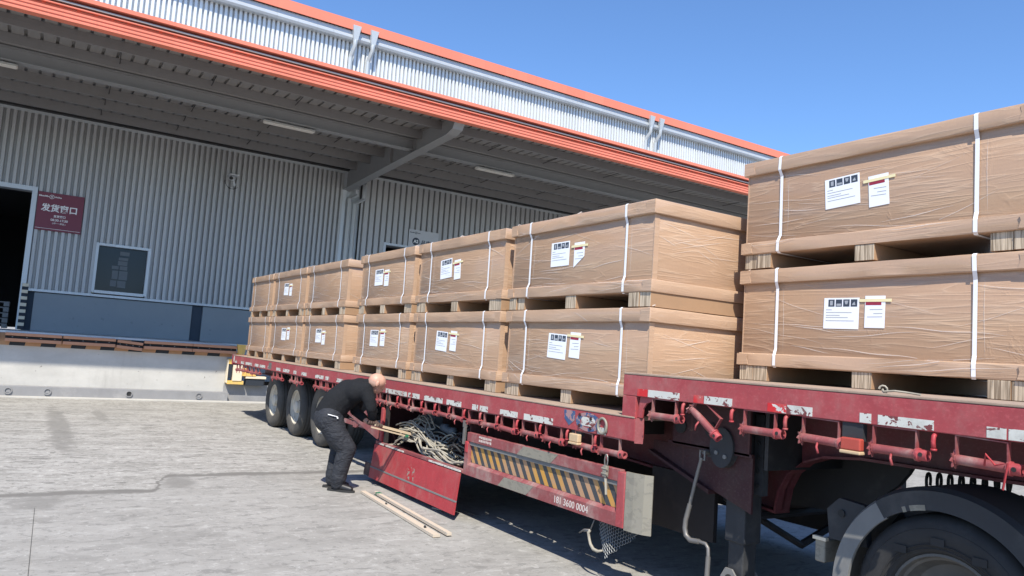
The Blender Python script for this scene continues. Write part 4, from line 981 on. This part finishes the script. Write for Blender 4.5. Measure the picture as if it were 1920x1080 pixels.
lab_u = ['rearmost upper crate with no shipping label, directly above the yellow post', 'upper crate second from the tail with small label, between two rearmost bare ones', 'upper crate third from the tail with no label, its end showing at the wide gap', 'upper crate behind the bent man, just in front of the wide gap', 'upper crate standing below the A2 board, fifth from the tail', 'upper crate at the step with a slant-cut delivery note, its front end bare']
lab_l = ['rearmost lower crate with no shipping label, on the tail of the trailer', 'lower crate second from the tail, over the rearmost wheels', 'lower crate third from the tail, beside the wide gap, with label', 'lower crate right above the bent man, wrinkled film over label', 'lower crate above the open tool box, fifth from the tail', 'lower crate against the gooseneck step above the striped side guard']
for i, (a, b_) in enumerate(LOWER):
    crate(lab_l[i], XC, a, b_, 1.242, .762, notes=(i != 0), yo=(0, -.1, .0, .05, .08, -.02)[i], rs=20+i)
    crate(lab_u[i], XC, a, b_, 1.242+.125+.762+.006, .785, notes=(i not in (0, 2)), yo=(0, .0, .0, .05, .1, .02)[i], cut=(i == 5), rs=40+i)
crate('lower crate on the raised gooseneck deck, under the highest crate', XG, 2.19, 4.547, 1.582, .826, W=1.75, rs=61, yo=-.02)
crate('upper crate on the raised gooseneck deck, highest crate against the sky', XG, 2.19, 4.547, 1.582+.125+.826+.012, .825, W=1.75, rs=62, yo=.0)
# ================================================================== LOOSE THINGS
t = thing('timber_batten', 'long pale batten lying on the concrete, the nearer of the two', 'batten', (3.3, 7.1, 0), 'battens lying on the concrete')
m = MB(); m.prism(((3.345, 8.16), (3.40, 8.16), (3.285, 6.10), (3.215, 6.10)), 'z', .006, .030); m.build('plank', 'wood_cream', t)
m = MB(); m.cyl((3.26, 6.35, .034), (3.27, 6.38, .037), .012, 6); m.cyl((3.33, 7.4, .034), (3.335, 7.43, .037), .009, 6); m.build('nail_mark', 'rubber', t)
t = thing('timber_batten', 'long pale batten with green tape lying nearer the dropped red door', 'batten', (3.42, 7.1, 0), 'battens lying on the concrete')
m = MB(); m.prism(((3.462, 8.06), (3.502, 8.06), (3.40, 6.10), (3.352, 6.10)), 'z', .012, .038); m.build('plank', 'wood_cream', t)
m = MB(); m.box(3.457, 3.505, 7.93, 8.0, .010, .041); m.build('tape_wrap', 'green', t)
def sway(seed, n, f):
    r = random.Random(seed); ph = [r.uniform(0, 6.28) for _ in range(6)]; return [f(k/(n-1), ph) for k in range(n)]
t = thing('rope_heap', 'tangled heap of pale rope in the open tool box', 'rope', (4.2, 8.3, .4))
rr = random.Random(4); m = MB()
def heap_z(y): return .46+.27*math.exp(-((y-8.72)/.38)**2)+.10*math.exp(-((y-7.9)/.5)**2)
for k in range(34):
    cy = rr.uniform(7.7, 8.95); cx_ = rr.uniform(4.16, 4.34); ry = rr.uniform(.12, .42); rx = rr.uniform(.06, .12); ph = rr.uniform(0, 6.28); sl = rr.uniform(-.25, .25)
    a1 = rr.uniform(1.1, 2.3)*PI; lift = rr.uniform(-.10, .05); pts = []
    for q in range(30):
        a = ph+a1*q/29; y = cy+ry*math.cos(a)*(1+.1*math.sin(3*a)); x = cx_+rx*math.sin(a)+sl*(y-cy)*.2
        z = heap_z(y)+lift+.03*math.sin(2*a+ph)+(4.34-x)*-.55+.04
        pts.append((max(4.105, min(x, 4.5)), min(9.2, max(7.25, y)), max(.40, z)))
    m.tube(pts, .0105, 6)
for k in range(6):                                        # the long straight-ish bights
    z0 = .70-.03*k; m.tube([(4.15+.012*k+.02*math.sin(u*4+k), 9.12-u*1.05-.05*k, z0-.11*(u-.35)**2*3+.03*math.sin(u*5+k)) for u in [j/14 for j in range(15)]], .0105, 6)
for k in range(3): m.tube([(4.12, 8.1-.12*k-u*.72, .50-.09*math.sin(u*2.6)+.02*k) for u in [j/12 for j in range(13)]], .0105, 6)
m.build('rope', 'rope', t, True); fit(t)
t = thing('webbing_heap', 'dark tangle of black webbing beside the pale rope in the box', 'straps', (4.3, 7.5, .4))
m = MB()
for k in range(18):
    cy = rr.uniform(7.3, 7.85); cx_ = rr.uniform(4.2, 4.5); ry = rr.uniform(.1, .3); ph = rr.uniform(0, 6.28); pts = []
    for q in range(16):
        a = ph+1.4*PI*q/15; y = cy+ry*math.cos(a); pts.append((cx_+.1*math.sin(a), min(max(y, 7.15), 8.2), max(.40, .48+.16*math.exp(-((y-7.6)/.35)**2)+.05*math.sin(a*2+k)+(cx_-4.3)*.5)))
    m.tube(pts, .012, 5)
m.build('webbing', 'webbing', t, True); fit(t)
t = thing('plastic_jug', 'upright blue-grey plastic jug at the back of the tool box', 'container', (4.45, 8.75, .6))
m = MB(); m.prism(((8.60, .58), (8.80, .62), (8.84, .80), (8.80, .885), (8.70, .90), (8.57, .84)), 'x', 4.40, 4.55); bmesh.ops.bevel(m.bm, geom=list(m.bm.edges), offset=.02, segments=3, affect='EDGES'); m.build('body', 'grey_plastic', t, True, 50)
m = MB(); m.cyl((4.47, 8.77, .88), (4.47, 8.775, .915), .022, 10); m.build('cap', 'rubber', t); fit(t)
t = thing('plastic_bottle', 'small blue-grey bottle lying on the black webbing in the box', 'container', (4.45, 8.2, .6))
m = MB(); m.tube(((4.42, 8.36, .70), (4.42, 8.33, .72), (4.42, 8.24, .72), (4.42, 8.20, .70), (4.42, 8.15, .70), (4.42, 8.05, .70), (4.42, 8.02, .69)), [.01, .05, .055, .042, .045, .055, .02], 12); m.build('body', 'grey_plastic', t, True, 60)
m = MB(); m.cyl((4.42, 8.36, .70), (4.42, 8.395, .70), .016, 10); m.build('cap', 'rubber', t); fit(t)
t = thing('strap_offcut', 'frayed strap end with buckle on the ground by the dropped door', 'strap', (3.85, 7.0, 0))
m = MB(); m.tube(((3.80, 7.06, .10), (3.82, 7.04, .06), (3.84, 7.02, .02), (3.87, 6.93, .012)), .012, 5); m.tube(((3.86, 7.03, .02), (3.80, 7.12, .012), (3.77, 7.22, .01)), .009, 5); m.build('webbing', 'rope', t)
m = MB(); m.prism(((4.02, 7.08), (4.06, 7.06), (4.10, 6.78), (4.05, 6.78)), 'z', .004, .012); m.build('buckle_strip', 'zinc', t)
# wire mesh offcut and pale strap hanging below the side guard
t = thing('wire_mesh', 'torn piece of hexagonal wire mesh hanging below the side guard', 'wire mesh', (4.15, 4.8, .35))
m = MB()
A, B_, C_, D_ = Vector((4.16, 5.06, .37)), Vector((4.12, 4.83, .07)), Vector((4.16, 4.46, .36)), None
def hexmesh():
    s = .016; seen = set()
    for i in range(-1, 22):
        for j in range(-1, 24):
            cu = i*s*1.5; cv = (j+.5*(i % 2))*s*math.sqrt(3)
            for k in range(3):
                a0, a1 = PI/3*k, PI/3*(k+1)
                p0 = (cu+s*math.cos(a0), cv+s*math.sin(a0)); p1 = (cu+s*math.cos(a1), cv+s*math.sin(a1))
                def inside(p):
                    u, v = p; y = 4.46+u; z = .38-v
                    return 0 <= u <= .60 and z > .07 and (y < 4.83 and (z-.36) > (y-4.46)*-.80+.0 or y >= 4.83 and (z-.07) > (y-4.83)*1.25)
                if inside(p0) and inside(p1):
                    q = lambda p: (4.15+.02*math.sin(p[0]*14)-.05*max(0, .3-(.38-p[1])), 4.46+p[0], .38-p[1])
                    m.cyl(q(p0), q(p1), .0022, 3)
hexmesh(); m.build('mesh_panel', 'mesh', t); fit(t)
t = thing('hanging_strap', 'pale twisted strap dangling under the side guard by the wire mesh', 'strap', (4.1, 5.0, .3))
m = MB(); m.tube(((4.10, 5.01, .262), (4.10, 5.035, .235), (4.10, 5.02, .19), (4.10, 5.0, .15), (4.10, 4.96, .118), (4.10, 4.90, .115), (4.10, 4.845, .135)), [.012, .014, .012, .013, .014, .013, .008], 6); m.build('strap_body', 'rope', t, True)
m = MB(); m.tube(((4.10, 5.01, .262), (4.09, 5.08, .25), (4.09, 5.14, .21), (4.09, 5.10, .235), (4.10, 5.03, .25)), .008, 5); m.cyl((4.10, 5.01, .26), (4.12, 4.98, .37), .006, 5); m.build('hook', 'zinc', t, True); fit(t)
t = thing('ratchet_strap', 'rusty ratchet and chain hanging over the right end of the striped guard', 'strap', (4.03, 4.78, .8))
m = MB(); m.tube([(4.03, 4.775+.018*math.cos(k*PI/5), .865+.05*math.sin(k*PI/5)) for k in range(10)], .006, 5, True); m.build('ring', 'zinc', t)
m = MB(); m.box(4.015, 4.045, 4.755, 4.80, .735, .825, .004); m.cyl((4.02, 4.745, .76), (4.02, 4.81, .76), .01, 8); m.cyl((4.02, 4.745, .80), (4.02, 4.81, .80), .01, 8); m.build('ratchet', 'plate', t)
m = MB(); m.tube(((4.03, 4.775, .735), (4.03, 4.765, .68), (4.03, 4.755, .60)), .011, 5); m.build('tail', 'rope', t); fit(t)
t = thing('loose_strap', 'curled loose strap end lying on the gooseneck deck edge', 'strap', (4.12, 2.4, 1.585))
m = MB(); m.tube([(4.10+.004*k, 2.50+.02*math.cos(k*.7), 1.605+.02*math.sin(k*.7)) for k in range(10)], .006, 5); m.tube(((4.10, 2.49, 1.592), (4.09, 2.42, 1.600), (4.11, 2.36, 1.596), (4.10, 2.28, 1.59)), .006, 5); m.build('band', 'rope', t); fit(t)

# ================================================================== PERSON
def skin_obj(name, mat, parent, verts, edges, radii, sub=2):
    me = bpy.data.meshes.new(name+'_cage'); me.from_pydata([Vector(v) for v in verts], edges, [])
    o = bpy.data.objects.new(name+'_cage', me); COL.objects.link(o)
    md = o.modifiers.new('s', 'SKIN'); md.use_smooth_shade = True; md.branch_smoothing = .6
    for i, r in enumerate(radii):
        me.skin_vertices[0].data[i].radius = (r, r) if not isinstance(r, tuple) else r
        me.skin_vertices[0].data[i].use_root = (i == 0)
    sb = o.modifiers.new('ss', 'SUBSURF'); sb.levels = sub; sb.render_levels = sub
    dg = bpy.context.evaluated_depsgraph_get(); dg.update()
    m2 = bpy.data.meshes.new_from_object(o.evaluated_get(dg)); m2.name = name
    bpy.data.objects.remove(o); bpy.data.meshes.remove(me)
    m2.materials.clear(); m2.materials.append(MAT[mat])
    for p in m2.polygons: p.use_smooth = True
    org = ORG[parent.name]; m2.transform(Matrix.Translation(-org))
    o2 = bpy.data.objects.new(name, m2); COL.objects.link(o2); o2.parent = parent; ORG[o2.name] = org
    return o2
ps = thing('person', 'bald man in black sweater and dark trousers bending into the open tool box', 'person', (3.18, 8.42, 0))
# joints
PE = (3.03, 8.48, .85); WA = (3.11, 8.455, 1.00); CH = (3.24, 8.40, 1.13); NB_ = (3.375, 8.335, 1.20); NK = (3.415, 8.315, 1.215)
RS = (3.315, 8.20, 1.155); RE = (3.375, 8.13, .955); RW = (3.44, 8.19, .80)
LS = (3.375, 8.48, 1.13); LE = (3.33, 8.50, .89); LW = (3.43, 8.33, .775)
RH = (3.01, 8.40, .80); RK = (3.195, 8.30, .475); RA = (3.135, 8.345, .13)
LH = (3.06, 8.56, .80); LK = (3.20, 8.54, .47); LA = (3.155, 8.56, .13)
HC = Vector((3.487, 8.285, 1.232)); HU = Vector((.30, -.13, .95)).normalized()
HF = Vector((.80, -.22, -.30)); HF = (HF-HU*HF.dot(HU)).normalized(); HR = HF.cross(HU)
# body: one continuous skinned figure, head included
def blob_obj(name, mat, parent, segs, vox=.016, it=5, fac=.5):
    """limbs as tapering rounded segments, fused into one continuous surface"""
    mb = MB()
    for p, q, r0, r1 in segs:
        p, q = Vector(p), Vector(q); n_ = 5
        mb.tube([p.lerp(q, k/n_) for k in range(n_+1)], [r0+(r1-r0)*k/n_ for k in range(n_+1)], 14)
        for c_, r_ in ((p, r0), (q, r1)): mb.ellipsoid(c_, (r_, r_, r_), None, 14, 9)
    me = bpy.data.meshes.new(name+'_cage'); mb.bm.to_mesh(me); mb.bm.free()
    o = bpy.data.objects.new(name+'_cage', me); COL.objects.link(o)
    md = o.modifiers.new('r', 'REMESH'); md.mode = 'VOXEL'; md.voxel_size = vox
    sm = o.modifiers.new('s', 'SMOOTH'); sm.iterations = it; sm.factor = fac
    dg = bpy.context.evaluated_depsgraph_get(); dg.update()
    m2 = bpy.data.meshes.new_from_object(o.evaluated_get(dg)); m2.name = name
    bpy.data.objects.remove(o); bpy.data.meshes.remove(me)
    m2.materials.clear(); m2.materials.append(MAT[mat])
    for p in m2.polygons: p.use_smooth = True
    org = ORG[parent.name]; m2.transform(Matrix.Translation(-org))
    o2 = bpy.data.objects.new(name, m2); COL.objects.link(o2); o2.parent = parent; ORG[o2.name] = org
    return o2
cn = HC+HF*.012-HU*.065
body = blob_obj('body', 'skin', ps, [
    (PE, WA, .10, .10), (WA, CH, .10, .11), (CH, NB_, .10, .06), (NB_, HC-HU*.05-HF*.03, .058, .060),
    (HC-HF*.018+HU*.014, HC+HF*.012+HU*.020, .092, .086), (HC+HU*.03, cn, .080, .058), (cn, HC-HU*.082+HF*.045, .054, .034),
    (HC+HF*.07+HU*.005, HC+HF*.103-HU*.026, .013, .017), (HC+HF*.078-HU*.052, HC+HF*.08-HU*.06, .022, .022), (HC+HF*.066+HU*.03+HR*.03, HC+HF*.066+HU*.03-HR*.03, .024, .024),
    (CH, RS, .08, .055), (RS, RE, .05, .038), (RE, RW, .036, .028), (CH, LS, .08, .055), (LS, LE, .05, .038), (LE, LW, .036, .028),
    (PE, RH, .09, .08), (RH, RK, .078, .05), (RK, RA, .05, .035), (PE, LH, .09, .08), (LH, LK, .078, .05), (LK, LA, .05, .035)], .010, 4)
for s, nm in ((1, 'ear'), (-1, 'ear')):
    m = MB(); c = HC+HR*s*.093-HF*.006-HU*.004
    rot = Matrix((HF, HR, HU)).transposed(); m.ellipsoid(c, (.022, .013, .037), rot, 10, 7); m.build(nm, 'skin', ps, True)
    m = MB(); m.ellipsoid(HC+HR*s*.034+HF*.083+HU*.012, (.008, .012, .006), rot, 8, 6); m.build('eye', 'hair', ps, True)
    m = MB(); m.ellipsoid(HC+HR*s*.034+HF*.087+HU*.03, (.008, .022, .005), rot, 8, 6); m.build('eyebrow', 'hair', ps, True)
m = MB(); m.ellipsoid(HC+HF*.088-HU*.052, (.010, .024, .006), rot, 8, 6); m.build('mouth', 'hub', ps, True)
m = MB(); m.ellipsoid(HC-HF*.022-HU*.012, (.088, .0955, .075), rot, 18, 12)
bmesh.ops.delete(m.bm, geom=[v for v in m.bm.verts if (v.co-HC).dot(HU) > .025 or (v.co-HC).dot(HF) > -.015], context='VERTS')
m.build('hair', 'hair', ps, True)
# sweater
blob_obj('sweater', 'knit', ps, [
    ((3.03, 8.478, .865), (3.09, 8.458, .985), .172, .170), ((3.09, 8.458, .985), (3.20, 8.42, 1.09), .170, .165), ((3.20, 8.42, 1.09), (3.31, 8.365, 1.165), .165, .115), ((3.31, 8.365, 1.165), (3.385, 8.328, 1.205), .112, .070),
    ((3.24, 8.30, 1.12), RS, .13, .088), (RS, (3.35, 8.155, 1.05), .088, .076), ((3.35, 8.155, 1.05), RE, .076, .064), (RE, (3.425, 8.175, .845), .064, .050),
    ((3.27, 8.45, 1.10), LS, .13, .088), (LS, LE, .084, .062), (LE, (3.40, 8.39, .815), .060, .050)], .014, 6)
tro = blob_obj('trousers', 'trousers', ps, [
    ((3.035, 8.478, .875), (3.015, 8.48, .80), .168, .172), ((3.0, 8.41, .80), (3.07, 8.35, .64), .155, .128), ((3.07, 8.35, .64), RK, .128, .108), (RK, (3.165, 8.315, .34), .104, .098), ((3.165, 8.315, .34), (3.14, 8.338, .16), .096, .088), ((3.14, 8.338, .16), (3.135, 8.345, .09), .094, .080),
    ((3.04, 8.56, .80), (3.12, 8.56, .63), .152, .125), ((3.12, 8.56, .63), LK, .125, .105), (LK, (3.175, 8.55, .34), .102, .094), ((3.175, 8.55, .34), (3.155, 8.56, .16), .092, .086), ((3.155, 8.56, .16), (3.15, 8.565, .09), .090, .078)], .014, 5)
m = MB(); m.tube(((2.925, 8.268, .862), (2.98, 8.248, .850), (3.03, 8.250, .838)), .006, 5); m.cyl((3.03, 8.246, .838), (3.035, 8.244, .818), .009, 6); m.build('pocket_zip', 'zip', ps)
# shoes
for fx, fy, dx, dy in ((3.115, 8.375, .20, -.20), (3.13, 8.585, .22, -.12)):
    L = math.hypot(dx, dy); ux, uy = dx/L, dy/L
    V = [(fx-ux*.035, fy-uy*.035, .05), (fx+ux*.02, fy+uy*.02, .065), (fx+ux*.12, fy+uy*.12, .045), (fx+ux*.20, fy+uy*.20, .034), (fx+ux*.225, fy+uy*.225, .03)]
    sh = skin_obj('shoe', 'shoe', ps, V, [(0, 1), (1, 2), (2, 3), (3, 4)], [.045, .052, .046, .036, .025])
    so_ = MB(); so_.prism([(fx+ux*a-uy*b_, fy+uy*a+ux*b_) for a, b_ in ((-.075, -.03), (-.04, -.042), (.12, -.048), (.20, -.04), (.245, -.012), (.245, .012), (.20, .04), (.12, .045), (-.04, .042), (-.075, .03))], 'z', .002, .024)
    so_.build('sole', 'rubber', sh)
# gloved hands, fingers curled round the battens
BA, BB = Vector((3.30, 8.10, .80)), Vector((3.94, 8.08, .656)); BD = (BB-BA).normalized()
def hand(wrist, grip, thumb_side):
    wv, gv = Vector(wrist), Vector(grip); a = (gv-wv).normalized(); sd = BD
    pl = wv.lerp(gv, .75); V = [tuple(wv), tuple(wv+a*.03), tuple(pl)]; Ed = [(0, 1), (1, 2)]; Rd = [.030, .034, .036]
    nrm = a.cross(sd).normalized()*thumb_side
    for k, ln in enumerate((.026, .03, .028, .022)):
        b0 = pl+sd*(-.033+.022*k)+a*.015; p1 = b0+a*ln+nrm*.012; p2 = p1+a*.012-nrm*.028; p3 = p2-a*.022-nrm*.012
        i = len(V); V += [tuple(b0), tuple(p1), tuple(p2), tuple(p3)]; Ed += [(2, i), (i, i+1), (i+1, i+2), (i+2, i+3)]; Rd += [.011, .0105, .010, .009]
    th = wv.lerp(pl, .55)+sd*.03; i = len(V); V += [tuple(th), tuple(th+sd*.02+a*.03-nrm*.02), tuple(th+sd*.012+a*.055-nrm*.034)]; Ed += [(1, i), (i, i+1), (i+1, i+2)]; Rd += [.013, .012, .010]
    return skin_obj('glove', 'glove', ps, V, Ed, Rd, 1)
g1 = BA+BD*.17; g2 = BA+BD*.10
hand(RW, g1+Vector((0, 0, .012)), 1); hand(LW, g2+Vector((0, .02, .0)), -1)
for k, (dz, dr, lab) in enumerate(((0, 0, 'thicker pale batten the man slides into the tool box'), (-.035, .03, 'thinner pale batten held below the other in the gloved hands'))):
    t = thing('held_batten', lab, 'batten', tuple(BA), 'battens in the hands of the man')
    up = Vector((0, 0, 1)); s_ = BD.cross(up).normalized(); u_ = s_.cross(BD)
    a, b_ = BA+u_*dz+s_*dr+BD*(.13-.05*k), BB+u_*dz+s_*dr-BD*.1*k
    m = MB(); hw, hh = (.018, .014) if k == 0 else (.012, .008)
    A = [m.bm.verts.new(a+s_*x+u_*z) for x, z in ((-hw, -hh), (hw, -hh), (hw, hh), (-hw, hh))]; B2 = [m.bm.verts.new(b_+s_*x+u_*z) for x, z in ((-hw, -hh), (hw, -hh), (hw, hh), (-hw, hh))]
    for i in range(4): m._f((A[i], A[(i+1) % 4], B2[(i+1) % 4], B2[i]))
    m._f(A); m._f(B2); m.build('stick', 'wood', t)
    if k == 1:
        m = MB(); c = a+(b_-a)*.93; m.box(c.x-.02, c.x+.02, c.y-.02, c.y+.02, c.z-.012, c.z+.012); m.build('tape_wrap', 'green', t)
